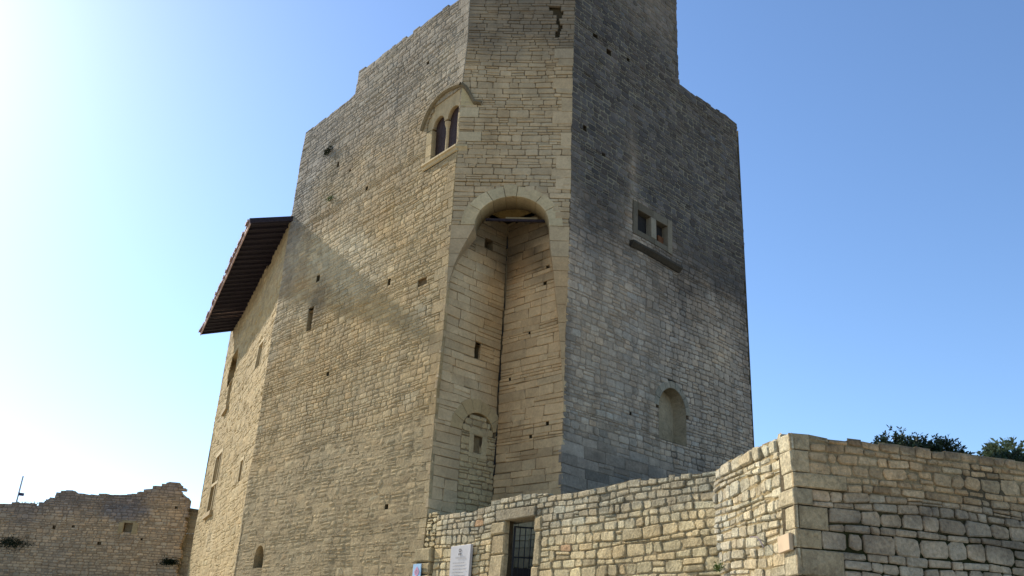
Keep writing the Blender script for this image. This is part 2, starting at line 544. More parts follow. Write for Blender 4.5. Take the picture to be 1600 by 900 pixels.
# ================================================================ THE TOWER
tower = thing('stone_tower', 'tall medieval limestone tower with a deep arched recess up its cut corner', 'tower', (pI.x, pI.y, 2.1))
T = Wallset()
OCH, TAN, GRY, PALE = (.46, .36, .225), (.47, .405, .30), (.29, .28, .265), (.53, .48, .385)
BLK = (.055, .055, .058)

def vary(c, a=.16):
    k = 1 + random.gauss(0, a)
    w = random.gauss(0, .25 * a)
    return mul((c[0] * (1 + w), c[1], c[2] * (1 - w)), max(.55, min(1.45, k)))

def streak(s, z, k=.22): return 1 - k * sm(.05, .45, nz(s * 2.3, z * .14, 19)) + .06 * nz(s * 1.1, z * .2, 29)
def tint_A(s, z, v=.085):
    c = mix(TAN, OCH, .5 + 1.1 * fb(s * .35, z * .3, 1))
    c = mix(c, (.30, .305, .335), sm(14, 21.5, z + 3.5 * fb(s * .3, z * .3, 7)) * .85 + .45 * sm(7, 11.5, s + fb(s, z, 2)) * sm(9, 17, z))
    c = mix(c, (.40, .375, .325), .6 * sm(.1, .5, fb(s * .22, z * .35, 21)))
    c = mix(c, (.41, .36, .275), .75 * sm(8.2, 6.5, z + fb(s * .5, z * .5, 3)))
    c = mix(c, (.56, .525, .455), .75 * sm(1.15, .5, math.hypot((s - 6.6) / 4.2, (z - 13.8 - .42 * (s - 5.7)) / 1.55) + .3 * fb(s, z, 23)))  # pale plaster patch, also lightened in colour to weaken the roof's cast shadow
    c = mul(c, .95 * streak(s, z, .16))
    # dark patch round the old chimney hole
    e = math.hypot((s - 8.0) / .9, (z - 13.1) / 1.1)
    c = mix(c, (.16, .14, .125), .55 * sm(1.2, .3, e + .5 * fb(s * 2, z * 2, 4)))
    return vary(c, v)
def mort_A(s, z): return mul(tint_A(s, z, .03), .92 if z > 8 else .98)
def tint_B(s, z, v=.065):
    c = mix(PALE, (.47, .405, .30), .5 + fb(s * .6, z * .5, 11))
    st = sm(19.0, 20.6, z + 1.1 * fb(s * .7, z * .7, 13))
    c = mix(c, (.14, .135, .13), .85 * st * sm(-.4, .2, fb(s * .8, z * .6, 14) + .25))
    c = mul(mix(c, (.33, .31, .275), .4 * sm(17, 22, z)), streak(s * 1.6, z, .15) * .97)
    c = (c[0] * .93, c[1] * .895, c[2] * .93)
    return vary(c, v)
def mort_B(s, z): return mul(tint_B(s, z, .03), .52)
def tint_RL(s, z, v=.055):
    c = mix(PALE, (.46, .39, .29), .5 + fb(s * .7, z * .5, 31))
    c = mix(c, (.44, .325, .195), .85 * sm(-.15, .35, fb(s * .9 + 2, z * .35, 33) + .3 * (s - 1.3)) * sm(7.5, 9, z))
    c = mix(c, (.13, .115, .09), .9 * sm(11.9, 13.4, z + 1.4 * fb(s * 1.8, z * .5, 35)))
    c = mul(c, streak(s * 2, z, .2))
    c = (c[0] * 1.16, c[1] * 1.10, c[2] * 1.10)
    return vary(c, v)
def tint_RR(s, z, v=.055):
    c = mix(PALE, (.47, .40, .30), .5 + fb(s * .7, z * .5, 41))
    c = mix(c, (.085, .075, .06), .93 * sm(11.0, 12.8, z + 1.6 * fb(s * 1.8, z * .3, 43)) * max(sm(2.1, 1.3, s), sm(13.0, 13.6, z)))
    c = mul(mix(c, (.42, .29, .16), .5 * sm(0, .4, fb(s * .9, z * .3, 47)) * sm(1.2, .3, s)), streak(s * 2, z, .25))
    c = (c[0] * 1.22, c[1] * 1.08, c[2] * 1.0)
    return vary(c, v)
def mort_RL(s, z): return mul(tint_RL(s, z, .02), .6)
def mort_RR(s, z): return mul(tint_RR(s, z, .02), .6)
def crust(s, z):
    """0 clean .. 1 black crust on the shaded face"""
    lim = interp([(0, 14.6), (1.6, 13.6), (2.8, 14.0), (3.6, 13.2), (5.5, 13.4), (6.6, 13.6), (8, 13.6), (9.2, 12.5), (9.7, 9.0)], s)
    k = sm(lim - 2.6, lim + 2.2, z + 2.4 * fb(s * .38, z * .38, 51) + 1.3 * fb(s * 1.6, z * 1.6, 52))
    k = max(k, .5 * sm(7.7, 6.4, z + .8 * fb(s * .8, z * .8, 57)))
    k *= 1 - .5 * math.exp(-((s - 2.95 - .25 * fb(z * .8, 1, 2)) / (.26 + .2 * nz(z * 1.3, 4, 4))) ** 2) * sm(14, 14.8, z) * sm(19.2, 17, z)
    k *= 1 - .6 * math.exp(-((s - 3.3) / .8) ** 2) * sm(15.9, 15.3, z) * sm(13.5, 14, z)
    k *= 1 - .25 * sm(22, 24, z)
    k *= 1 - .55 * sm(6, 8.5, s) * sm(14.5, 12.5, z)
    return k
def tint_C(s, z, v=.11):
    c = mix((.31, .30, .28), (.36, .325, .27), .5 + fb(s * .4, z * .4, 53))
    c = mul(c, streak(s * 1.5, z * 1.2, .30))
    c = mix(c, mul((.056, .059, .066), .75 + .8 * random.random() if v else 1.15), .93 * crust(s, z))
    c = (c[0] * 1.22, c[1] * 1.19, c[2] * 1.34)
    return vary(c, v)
def mort_C(s, z):
    k = crust(s, z)
    return mix(mul(tint_C(s, z, 0), .45 if s > 4.5 else .72), (.21, .21, .20), k * sm(13.5, 16, z))

# --- sunny face A
top_A = lambda s: interp([(-.2, 24.6), (.6, 22.3), (7.40, 22.75), (7.41, 21.55), (9, 21.62), (11.46, 21.78)], s)
tw_hole = dict(z0=15.96, z1=18.3, f=lambda z: (.08, 1.86) if z < 17.6 else ((.08, .95 + .95 * math.sqrt(max(0, 1 - ((z - 17.6) / .72) ** 2)))), soft=True)
holes_A = [tw_hole, RH(8.25, 8.62, 12.0, 12.75), RH(8.1, 8.36, 13.85, 14.1), RH(9.28, 9.94, 3.76, 4.54),
           RH(1.92, 2.1, 5.1, 5.25), RH(6.4, 6.55, 9.9, 10.05), RH(3.1, 3.26, 12.35, 12.5), RH(5.4, 5.55, 16.6, 16.75),
           RH(2.2, 2.34, 20.4, 20.52), RH(7.9, 8.02, 18.6, 18.75), RH(6.9, 7.02, 18.0, 18.12), RH(1.05, 1.5, 11.75, 11.98)]
pl_A = lambda s, z: .008 if z < 7.6 + .8 * fb(s * .5, 3) else (.012 + .016 * max(0, nz(s * .5, z * .5, 77)))
quoin_w = lambda s: 0
random.seed(3)
AQ = []
zq = 1.9
while zq < 22.2:
    hq = random.uniform(.22, .40)
    if not (15.5 < zq + hq and zq < 18.75): AQ.append((zq, zq + hq, random.choice((.24, .32, .42, .50, .66))))
    zq += hq
AQ.append((15.55, 15.93, .42)); AQ.append((18.46, 18.72, .5))
holes_A += [RH(-.1, w_ + .004, a, b) for a, b, w_ in AQ]
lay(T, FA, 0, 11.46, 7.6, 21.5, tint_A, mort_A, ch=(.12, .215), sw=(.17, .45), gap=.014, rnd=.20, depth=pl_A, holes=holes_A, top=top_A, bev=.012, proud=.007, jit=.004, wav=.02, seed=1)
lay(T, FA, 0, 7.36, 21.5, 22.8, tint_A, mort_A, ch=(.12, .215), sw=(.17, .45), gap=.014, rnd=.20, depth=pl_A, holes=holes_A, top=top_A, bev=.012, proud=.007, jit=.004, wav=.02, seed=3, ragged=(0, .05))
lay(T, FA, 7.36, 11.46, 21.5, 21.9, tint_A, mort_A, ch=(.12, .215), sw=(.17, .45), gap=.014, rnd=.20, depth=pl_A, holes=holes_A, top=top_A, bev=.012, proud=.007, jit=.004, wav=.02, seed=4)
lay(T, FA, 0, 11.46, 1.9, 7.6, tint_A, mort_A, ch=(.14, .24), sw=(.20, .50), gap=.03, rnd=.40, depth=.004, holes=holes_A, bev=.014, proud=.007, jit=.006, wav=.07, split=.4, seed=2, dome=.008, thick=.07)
# quoins of the edge between A and B
for a, b, w_ in AQ:
    block(T, FA, rect(0, w_, a + .005, b - .005), mul(tint_A(w_ / 2, (a + b) / 2, .05), 1.08), .004, -.1, .008, 0, .002)
    T.mortar.add([FA.p(q_, z_, -.02) for q_, z_ in rect(0, w_ + .01, a, b)], [[0, 1, 2, 3]], (.34, .28, .19))

# --- cut corner B above the arch; arch outline: flaring jambs then a round head
AW = 3.558
JL = [(2.0, -.02), (10.9, .0), (11.5, .06), (12.0, .17), (12.5, .33), (12.9, .50), (13.25, .66), (13.36, .69)]
jl = lambda z: interp(JL, z)
JR = [(2.0, -.02), (7.8, .0), (9.0, .08), (10.5, .24), (12.0, .45), (13.0, .59), (13.36, .62)]
jr = lambda z: interp(JR, z)
SPR, A0, A1, RISE = 13.36, .69, 2.93, .97
def b_open(z):
    if z <= SPR: return (jl(z), AW - jr(z))
    h = 1 - ((z - SPR) / (RISE + .20)) ** 2
    m, r = (A0 + A1) / 2, (A1 - A0) / 2 + .20
    return (m - r * math.sqrt(h), m + r * math.sqrt(h)) if h > 0 else None
b_hole = dict(z0=2.0, z1=SPR + RISE + .20, f=b_open, soft=True)
holes_B = [b_hole, RH(.0, .62, 17.20, 17.58), RH(.0, .74, 16.32, 16.68), RH(3.36, 3.44, 14.95, 15.10),
           PH(lambda z: 3.0 + .07 * math.sin(z * 11) - .25 * sm(21.0, 21.5, z), lambda z: 3.07 + .07 * math.sin(z * 11) + .03 * math.sin(z * 31), 20.3, 21.55)]
sw_B = lambda s, z: (.17, .52)
lay(T, FB, 0, AW + .004, SPR, 26.4, tint_B, mort_B, ch=lambda z: (.10, .235) if z < 20.5 else (.09, .19), sw=sw_B, gap=.015, rnd=.13, depth=.03, holes=holes_B, bev=.010, proud=.010, jit=.003, wav=.022, mat=1, split=.12, seed=5, ragged=(.012, .03))
for r_ in (rect(0, .615, 17.205, 17.575), rect(0, .735, 16.325, 16.675)):
    block(T, FB, r_, vary((.52, .47, .39), .04), .010, -.12, .010, 1)
# right quoins of B (large pale blocks) sit a touch proud over the coursing
zq = 14.6
for hq in (.42, .3, .5, .36, .48, .3, .44, .52, .34, .40, .46, .30, .42):
    wq = random.choice((.34, .48, .62))
    if random.random() < .75:
        block(T, FB, rect(AW - wq, AW - .004, zq + .006, zq + hq - .006), mul(tint_B(AW - .3, zq + .15, .05), 1.13), .014, -.1, .010, 1)
    zq += hq
rv = []     # linings of the openings
T.mortar.add([FB.p(s, z, -.16) for s, z in rect(2.4, 3.4, 20.2, 21.7)], [[0, 1, 2, 3]], (.07, .06, .045))
for h in holes_B[3:4]:
    a, b = h['f'](0); reveal(rv, FB, a, b, h['z0'], h['z1'], .22, (.10, .085, .06), (.02, .018, .015), -.02)
# jamb blocks of the arch, solid through its thickness
ARCH_D = .80
zj = 7.8
for hq in (.5, .45, .55, .5, .55, .55, .55, .5, .45, .5, .46):
    zt = min(zj + hq, SPR)
    for side in (0, 1):
        n = 5
        zz = [zj + .005 + (zt - zj - .01) * i / (n - 1) for i in range(n)]
        if side == 0: poly = [(0.002, zz[0])] + [(max(.012, jl(z)), z) for z in zz] + [(0.002, zz[-1])]
        else: poly = [(AW - .002, zz[0]), (AW - .002, zz[-1])] + [(AW - max(.012, jr(z)), z) for z in zz][::-1]
        poly = poly if sum((p[0] * q[1] - q[0] * p[1]) for p, q in zip(poly, poly[1:] + poly[:1])) > 0 else poly[::-1]
        v, f = prism(FB, poly, random.uniform(0, .004), -ARCH_D, .006)
        if side == 0 and zj < 10.7: continue
        T.put(FB, v, f, mul(tint_RR(2.3, zj, .03), .97) if side and zj < 12.3 else mul(tint_B(3.2 if side else .2, zj, .04), 1.06), .3, 1)
    zj = zt
col_v = lambda s, z: vary(mix(PALE, (.47, .42, .33), random.random()), .05)
voussoirs(T, FB, A0, A1, SPR, .40, 7, col_v, .012, -ARCH_D, 1, RISE, gap=.016, back=(.10, .08, .05), cuts=[0, .52, .93, 1.50, 1.79, 2.15, 2.62, math.pi])
# stained vault behind the arch and the timber across it
vault = MB()
zc = 14.34
cv = [(pA + (pI - pA) * .25), pI, (pI + (pB - pI) * .75), FB.p(AW * .8, 0, -.75), FB.p(AW * .2, 0, -.75)]
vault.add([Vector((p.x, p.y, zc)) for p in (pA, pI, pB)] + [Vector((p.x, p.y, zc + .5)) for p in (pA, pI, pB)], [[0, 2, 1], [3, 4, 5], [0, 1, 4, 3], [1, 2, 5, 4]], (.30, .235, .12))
vault_o = child(vault, 'recess_ceiling', M_STONE, tower)
bm_ = MB(); bm_.add(*bar(FB.p(.95, 13.86, -.62), FB.p(2.80, 13.84, -.62), .07, .07), W)
child(bm_, 'timber_beam', M_WOOD, tower)
bm_ = MB(); bm_.add(*bar(FB.p(1.55, 13.965, -.74), FB.p(2.55, 13.955, -.74), .10, .07), (.30, .27, .22))
child(bm_, 'stone_lintel', M_ASHLAR, tower)

# --- recess walls
hz = [RH(1.38, 1.72, 13.12, 13.46), dict(z0=9.50, z1=9.92, f=lambda z: (1.27 + .10 * (9.92 - z), 1.50 - .05 * (9.92 - z)), soft=True, jag=.02)]
blk_door = AH(.98, 2.20, 2.0, 7.28)
blk_out = AH(.98, 2.20, 2.0, 7.28, .22)
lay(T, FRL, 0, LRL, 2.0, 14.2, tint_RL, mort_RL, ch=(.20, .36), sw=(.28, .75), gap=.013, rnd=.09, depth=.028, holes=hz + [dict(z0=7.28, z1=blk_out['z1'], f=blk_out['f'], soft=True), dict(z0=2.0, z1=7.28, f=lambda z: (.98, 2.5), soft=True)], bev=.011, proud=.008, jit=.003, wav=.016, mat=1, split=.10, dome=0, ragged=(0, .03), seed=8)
voussoirs(T, FRL, .98, 2.20, 7.28, .40, 7, lambda s, z: vary((.47, .385, .265), .06), .010, -.2, 1, gap=.010, a0=.25)
lay(T, FRL, .98, LRL + .06, 2.0, 7.9, lambda s, z: vary((.53, .45, .33), .07), mort_RL, ch=(.12, .22), sw=(.16, .40), gap=.022, rnd=.22, depth=.030, holes=[RH(1.44, 1.80, 6.74, 7.22), PH(lambda z: 1.0, lambda z: 1.59 - math.sqrt(max(0, .372 - (z - 7.28) ** 2)), 7.28, 7.95), PH(lambda z: 1.59 + math.sqrt(max(0, .372 - (z - 7.28) ** 2)), lambda z: 2.3, 7.28, 7.95)], bev=.012, proud=.010, wav=.02, dome=0, d=-.012, thick=.06, seed=9)
T.mortar.add([FRL.p(s, z, -.13) for s, z in [(.99, 5.5), (2.2, 5.5)] + arch_pts(.98, 2.20, 7.28)], [list(range(13))], (.24, .19, .13))
for P_ in (rect(1.30, 1.46, 6.70, 7.24), rect(1.78, 1.96, 6.70, 7.24), rect(1.28, 1.98, 7.24, 7.40), rect(1.28, 2.0, 6.58, 6.70)):
    block(T, FRL, P_, vary((.54, .465, .35), .05), .0, -.3, .010, 1)
reveal(rv, FRL, 1.46, 1.78, 6.70, 7.24, .22, (.14, .115, .09), (.012, .012, .012), -.02)
reveal(rv, FRL, 1.38, 1.72, 13.12, 13.46, .5, (.16, .13, .09), (.01, .01, .012), -.01)
reveal(rv, FRL, 1.26, 1.52, 9.48, 9.93, .5, (.16, .13, .09), (.03, .026, .02), -.03)
hz = [RH(1.72, 1.84, 12.26, 12.36), RH(1.62, 1.74, 11.75, 11.85), RH(1.95, 2.05, 7.42, 7.54), RH(1.32, 1.42, 7.12, 7.22), RH(.38, .46, 9.0, 9.1), RH(1.1, 1.17, 10.3, 10.38)]
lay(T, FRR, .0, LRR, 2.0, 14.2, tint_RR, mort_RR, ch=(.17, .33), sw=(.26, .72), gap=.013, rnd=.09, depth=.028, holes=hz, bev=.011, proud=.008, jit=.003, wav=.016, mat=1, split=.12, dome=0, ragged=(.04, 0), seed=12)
for h in hz:
    a, b = h['f'](0); reveal(rv, FRR, a, b, h['z0'], h['z1'], .2, (.10, .085, .06), (.02, .018, .015), -.02)
for F_, a, b in ((FRL, LRL - .3, LRL + .05), (FRR, -.05, .3)):
    T.mortar.add([F_.p(a, 2, -.05), F_.p(b, 2, -.05), F_.p(b, 14.3, -.05), F_.p(a, 14.3, -.05)], [[0, 1, 2, 3]], (.20, .165, .12))
# the open joint down the inner corner
zz = 5.0
while zz < 13.4:
    hq = random.uniform(.22, .7)
    if random.random() < .66:
        w0, w1 = random.uniform(.01, .06), random.uniform(.01, .07)
        ck = MB()
        ck.add([pI + FRL.u * -w0 + FRL.n * .012 + Vector((0, 0, zz)), pI + FRR.u * w1 + FRR.n * .012 + Vector((0, 0, zz + .03)),
                pI + FRR.u * w1 * .5 + FRR.n * .012 + Vector((0, 0, zz + hq)), pI + FRL.u * -w0 * .4 + FRL.n * .012 + Vector((0, 0, zz + hq - .04))], [[0, 1, 2, 3]], (.012, .011, .010))
        child(ck, 'open_joint', M_DARK, tower)
    zz += hq

# --- dark face C
top_C = lambda s: interp([(0, 26.4), (5.78, 26.4), (5.84, 21.55), (9.75, 21.72)], s)
win_C = RH(2.98, 5.12, 14.28, 15.50)
ni = AH(4.27, 5.72, 7.86, 8.86)
ni_out = AH(4.27, 5.72, 7.86, 8.86, .14)
holes_C = [win_C, RH(2.84, 5.53, 13.76, 13.97), dict(z0=7.86, z1=ni_out['z1'], f=ni_out['f'], soft=True),
           RH(.55, .72, 17.0, 17.2), RH(1.45, 1.6, 16.5, 16.62), RH(2.7, 2.85, 20.9, 21.05), RH(.9, 1.15, 20.9, 21.05), RH(1.6, 1.85, 20.6, 20.8), RH(2.85, 2.95, 8.25, 8.35)]
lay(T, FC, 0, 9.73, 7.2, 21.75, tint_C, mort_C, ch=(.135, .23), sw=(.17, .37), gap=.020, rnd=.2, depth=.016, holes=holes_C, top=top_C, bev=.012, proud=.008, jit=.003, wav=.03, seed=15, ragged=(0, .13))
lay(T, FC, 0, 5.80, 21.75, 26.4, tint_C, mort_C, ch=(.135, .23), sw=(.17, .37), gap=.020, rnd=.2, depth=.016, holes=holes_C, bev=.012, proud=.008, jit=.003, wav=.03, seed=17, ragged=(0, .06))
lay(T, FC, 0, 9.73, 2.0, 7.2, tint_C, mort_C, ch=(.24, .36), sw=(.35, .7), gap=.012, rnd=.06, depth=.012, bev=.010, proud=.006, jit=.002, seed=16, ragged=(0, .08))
pc = lambda: vary((.245, .235, .225), .10)
fr = []
for P_, dd in ((rect(2.98, 3.21, 14.28, 15.50), .02), (rect(4.86, 5.12, 14.28, 15.50), .03), (rect(3.925, 4.205, 14.48, 15.22), .03)):
    fr.append((P_, dd, 'window_jamb' if P_[0][0] != 3.925 else 'mullion'))
fr += [(rect(3.214, 4.05, 15.22, 15.495), .022, 'lintel'), (rect(4.056, 4.855, 15.22, 15.495), .018, 'lintel'), (rect(3.214, 4.10, 14.285, 14.48), .018, 'window_sill'), (rect(4.106, 4.855, 14.285, 14.48), .022, 'window_sill')]
mw = MB()
mw.add([FC.p(s, z, -.235) for s, z in rect(3.0, 5.1, 14.3, 15.45)], [[0, 1, 2, 3]], (.02, .017, .015))
mwo = child(mw, 'mullioned_window', M_DARK, tower)
for P_, dd, nm in fr:
    m_ = MB(); m_.add(*prism(FC, P_, dd, -.23, .012), mul(pc(), 1.1 if nm == 'mullion' else .9 if P_[0][0] > 4.5 and nm == 'window_jamb' else .55)); child(m_, nm, M_ASHLAR, mwo)
m_ = MB(); m_.add(*prism(FC, rect(4.56, 4.86, 14.48, 14.86), -.17, -.23, .01), (.16, .08, .05)); child(m_, 'brick_infill', M_STONE, mwo)
m_ = MB(); m_.add(*prism(FC, rect(3.21, 3.92, 14.48, 15.20), -.20, -.225, .0), W); child(m_, 'shutter', M_DARK, mwo)
m_ = MB()
for a, b in ((2.84, 4.05), (4.06, 5.53)):
    v = [FC.p(s, z, d_) for s in (a, b) for z, d_ in ((13.97, 0), (13.95, .17), (13.88, .17), (13.76, .03))]
    m_.add(v, [[0, 1, 5, 4], [1, 2, 6, 5], [2, 3, 7, 6], [0, 3, 2, 1], [4, 5, 6, 7]], (.055, .054, .055))
child(m_, 'string_course', M_STONE, tower)
T.mortar.add([FC.p(s, z, 0) for s, z in rect(2.84, 5.53, 13.76, 13.97)], [[0, 1, 2, 3]], (.06, .06, .06))
arch_reveal(rv, FC, 4.27, 5.72, 7.86, 8.86, .42, (.35, .32, .28), (.345, .31, .265), 0, shrink=.14)
voussoirs(T, FC, 4.27, 5.72, 8.86, .24, 9, lambda s, z: vary((.28, .275, .27), .08), .010, -.2, 0, gap=.014)
for h in holes_C[3:]:
    a, b = h['f'](0); reveal(rv, FC, a, b, h['z0'], h['z1'], .2, (.06, .055, .05), (.015, .015, .015), -.012)

# --- openings of face A
for i, h in enumerate(holes_A[1:12]):
    if i == 2:
        block(T, FA, [(9.945, 4.18), (9.945, 4.545), (9.275, 4.545), (9.275, 4.18), (9.30, 4.18)] + arch_pts(9.30, 9.92, 4.18)[::-1][1:], mul(tint_A(9.6, 4.4, .03), 1.05), .004, -.12, 0, 0)
        arch_reveal(rv, FA, 9.30, 9.92, 3.76, 4.18, .42, (.34, .285, .2), (.10, .085, .06), -.002)
        continue
    a, b = h['f'](0)
    if i == 0: reveal(rv, FA, a, b, h['z0'], h['z1'], .35, (.30, .25, .18), (.06, .05, .04), -.01)
    elif i == 10: reveal(rv, FA, a, b, h['z0'], h['z1'], .10, (.22, .16, .10), (.20, .15, .10), -.02)
    else: reveal(rv, FA, a, b, h['z0'], h['z1'], .25, (.12, .10, .07), (.03, .025, .02), -.01)
for r_ in rv: child(r_, 'opening', M_STONE, tower)

# --- twin-light window beside the edge
tw = MB()
tw.add([FA.p(s, z, -.28) for s, z in rect(.03, 1.7, 15.98, 18.2)], [[0, 1, 2, 3]], W)
two = child(tw, 'twin_window', M_DARK, tower)
cw = lambda: vary((.50, .43, .315), .05)
L0, L1, R0, R1, SPL = .93, 1.57, .08, .73, 17.50
def arc_lo(s):
    for a, b in ((L0, L1), (R0, R1)):
        if a < s < b: return SPL + math.sqrt(max(0, ((b - a) / 2) ** 2 - (s - (a + b) / 2) ** 2)) * 1.02
    return SPL
HOOD = [(-.02, 18.37), (.2, 18.45), (.55, 18.53), (.9, 18.57), (1.25, 18.54), (1.6, 18.40), (1.85, 18.18), (2.03, 17.92), (2.14, 17.64)]
hood_z = lambda s: interp(HOOD, s)
m_ = MB()
ss = [0.0] + [R0 + (R1 - R0) * (1 - math.cos(math.pi * i / 12)) / 2 for i in range(13)] + [L0 + (L1 - L0) * (1 - math.cos(math.pi * i / 12)) / 2 for i in range(13)] + [1.7, 1.86, 2.0]
for a, b in zip(ss, ss[1:]):
    la, lb = (arc_lo(a + 1e-5), arc_lo(b - 1e-5))
    ha, hb = hood_z(a) - .04, hood_z(b) - .04
    v = [FA.p(a, la, -.05), FA.p(b, lb, -.05), FA.p(b, hb, -.05), FA.p(a, ha, -.05), FA.p(a, la, -.24), FA.p(b, lb, -.24)]
    m_.add(v, [[0, 1, 2, 3], [0, 1, 5, 4]], [mul((.47, .40, .30), random.uniform(.9, 1.05))] * 4 + [(.16, .125, .085)] * 2)
child(m_, 'tympanum', M_ASHLAR, two)
for a, b, nm in ((1.56, 1.87, 'window_jamb'), (.0, .10, 'window_jamb')):
    zz = [15.98, 16.45, 16.9, 17.42]
    m_ = MB()
    for z0_, z1_ in zip(zz, zz[1:]):
        v, f = prism(FA, rect(a, b, z0_ + .003, z1_ - .003),   .006 if a > 1 else .0, -.3, .008)
        k_ = cw(); m_.add(v, f, [mul((.24, .185, .125), 1)] * 4 + [k_] * (len(v) - 4))
    child(m_, nm, M_ASHLAR, two)
m_ = MB()
cc = FA.p(.835, 0, -.16)
prof = [(.085, 16.20), (.085, 16.26), (.11, 16.30), (.075, 16.36), (.066, 16.42), (.066, 17.12), (.08, 17.15), (.07, 17.19), (.10, 17.30), (.125, 17.36), (.125, 17.44)]
n = 12
for k, (r_, z) in enumerate(prof):
    for i in range(n): m_.v.append(Vector((cc.x + r_ * math.cos(2 * math.pi * i / n), cc.y + r_ * math.sin(2 * math.pi * i / n), z))); m_.c.append((.50, .43, .33))
for k in range(len(prof) - 1):
    for i in range(n): m_.f.append([k * n + i, k * n + (i + 1) % n, (k + 1) * n + (i + 1) % n, (k + 1) * n + i])
child(m_, 'colonnette', M_ASHLAR, two, True)
for a, b in ((L0 - .06, L1 + .02), (R0 - .02, R1 + .06)):
    m_ = MB()
    nb = 4
    for i in range(nb):
        x0, x1 = a + (b - a) * i / nb, a + (b - a) * (i + 1) / nb
        m_.add(*box_pts(FA, x0 + .004, x1 - .004, 16.42, 18.0, -.20, -.17), W)
    child(m_, 'shutter', M_SHUTTER, two)
m_ = MB()
for a, b in ((-.03, .9), (.91, 1.92)):
    v = [FA.p(s, z, d_) for s in (a, b) for z, d_ in ((16.17, -.5), (16.17, .10), (16.10, .11), (16.07, .06), (15.97, .04), (15.95, .0))]
    m_.add(v, [[i, i + 1, i + 7, i + 6] for i in range(5)] + [[0, 5, 4, 3, 2, 1], [6, 7, 8, 9, 10, 11]], (.47, .41, .31))
v = [FB.p(s, z, d_) for s in (-.03, .32) for z, d_ in ((16.17, -.1), (16.17, .06), (16.10, .07), (16.03, .02), (15.97, .0))]
m_.add(v, [[i, i + 1, i + 6, i + 5] for i in range(4)] + [[0, 4, 3, 2, 1], [5, 6, 7, 8, 9]], (.47, .41, .31))
child(m_, 'window_sill', M_ASHLAR, two)
m_ = MB()
def mould(F, pts, col):
    v = []
    for (s, z), (s2, z2), (s3, z3) in zip([pts[0]] + pts[:-1], pts, pts[1:] + [pts[-1]]):
        tx, tz = s3 - s, z3 - z; l = math.hypot(tx, tz); ox, oz = -tz / l, tx / l
        if oz < 0 or (abs(oz) < .3 and ox * (s2 - .9) < 0): ox, oz = -ox, -oz
        v += [F.p(s2 - ox * .06, z2 - oz * .06, -.05), F.p(s2 - ox * .06, z2 - oz * .06, .06), F.p(s2 - ox * .02, z2 - oz * .02, .13), F.p(s2 + ox * .05, z2 + oz * .05, .12), F.p(s2 + ox * .06, z2 + oz * .06, -.05)]
    m_.add(v, [[5 * k + i, 5 * k + i + 1, 5 * k + i + 6, 5 * k + i + 5] for k in range(len(pts) - 1) for i in range(4)], col)
mould(FA, HOOD, (.23, .205, .165))
mould(FB, [(-.02, 18.37), (.14, 18.26), (.28, 18.06), (.38, 17.86), (.44, 17.74), (.68, 17.70)], (.17, .155, .13))
child(m_, 'hood_mould', M_STONE, two)
m_ = MB()   # pale spandrel wrapping the edge under the hood
m_.add(*prism(FB, [(0, 17.58), (.46, 17.62), (.42, 17.78), (.30, 18.02), (.16, 18.22), (0, 18.34)], .012, -.1, .006), (.50, .45, .33))
child(m_, 'spandrel', M_ASHLAR, two)

# --- body behind the facing: far walls, roof deck, raised block on top
core = MB()
dk = (.22, .20, .17)
pBk = pL + H(hC) * 12.2
def quad(a, b, z0, z1): core.add([Vector((a.x, a.y, z0)), Vector((b.x, b.y, z0)), Vector((b.x, b.y, z1)), Vector((a.x, a.y, z1))], [[0, 1, 2, 3]], dk)
quad(pL, pBk, 1.9, 21.4); quad(pBk, pC, 1.9, 21.4)
pl = FA.p(11.44, 0, -.06); pc_ = FC.p(9.7, 0, -.06); pa = FA.p(0.3, 0, -.3); pb = FC.p(.2, 0, -.3)
core.add([Vector((p.x, p.y, 21.3)) for p in (pl, pa, pb, pc_, pBk)], [[0, 1, 2, 3, 4]], dk)
# parapet block carried up above the corner
e0, e1, e2, e3 = FA.p(.05, 0, -.05), FB.p(AW - .05, 0, -.05), FC.p(5.78, 0, -.05), FC.p(5.78, 0, -5.5)
e4 = FA.p(.05, 0, -6.0)
r5 = [e0, e1, e2, e3, e4]
core.add([Vector((p.x, p.y, 26.35)) for p in r5] + [Vector((p.x, p.y, 21.2)) for p in r5], [[0, 1, 2, 3, 4]] + [[i, i + 5, (i + 1) % 5 + 5, (i + 1) % 5] for i in (2, 3, 4)], dk)
# parapet behind the high part of the sunny face
core.add([FA.p(s, z, -.08 - q) for q in (0, .6) for s, z in ((0, 22.2), (.6, 22.2), (7.3, 22.6), (7.3, 21.2), (0, 21.2))], [[0, 1, 6, 5], [1, 2, 7, 6], [2, 3, 8, 7], [5, 6, 7, 8, 9]], dk)
child(core, 'tower_core', M_STONE, tower)
T.finish(tower, [M_STONE, M_ASHLAR], M_STONE, 300)

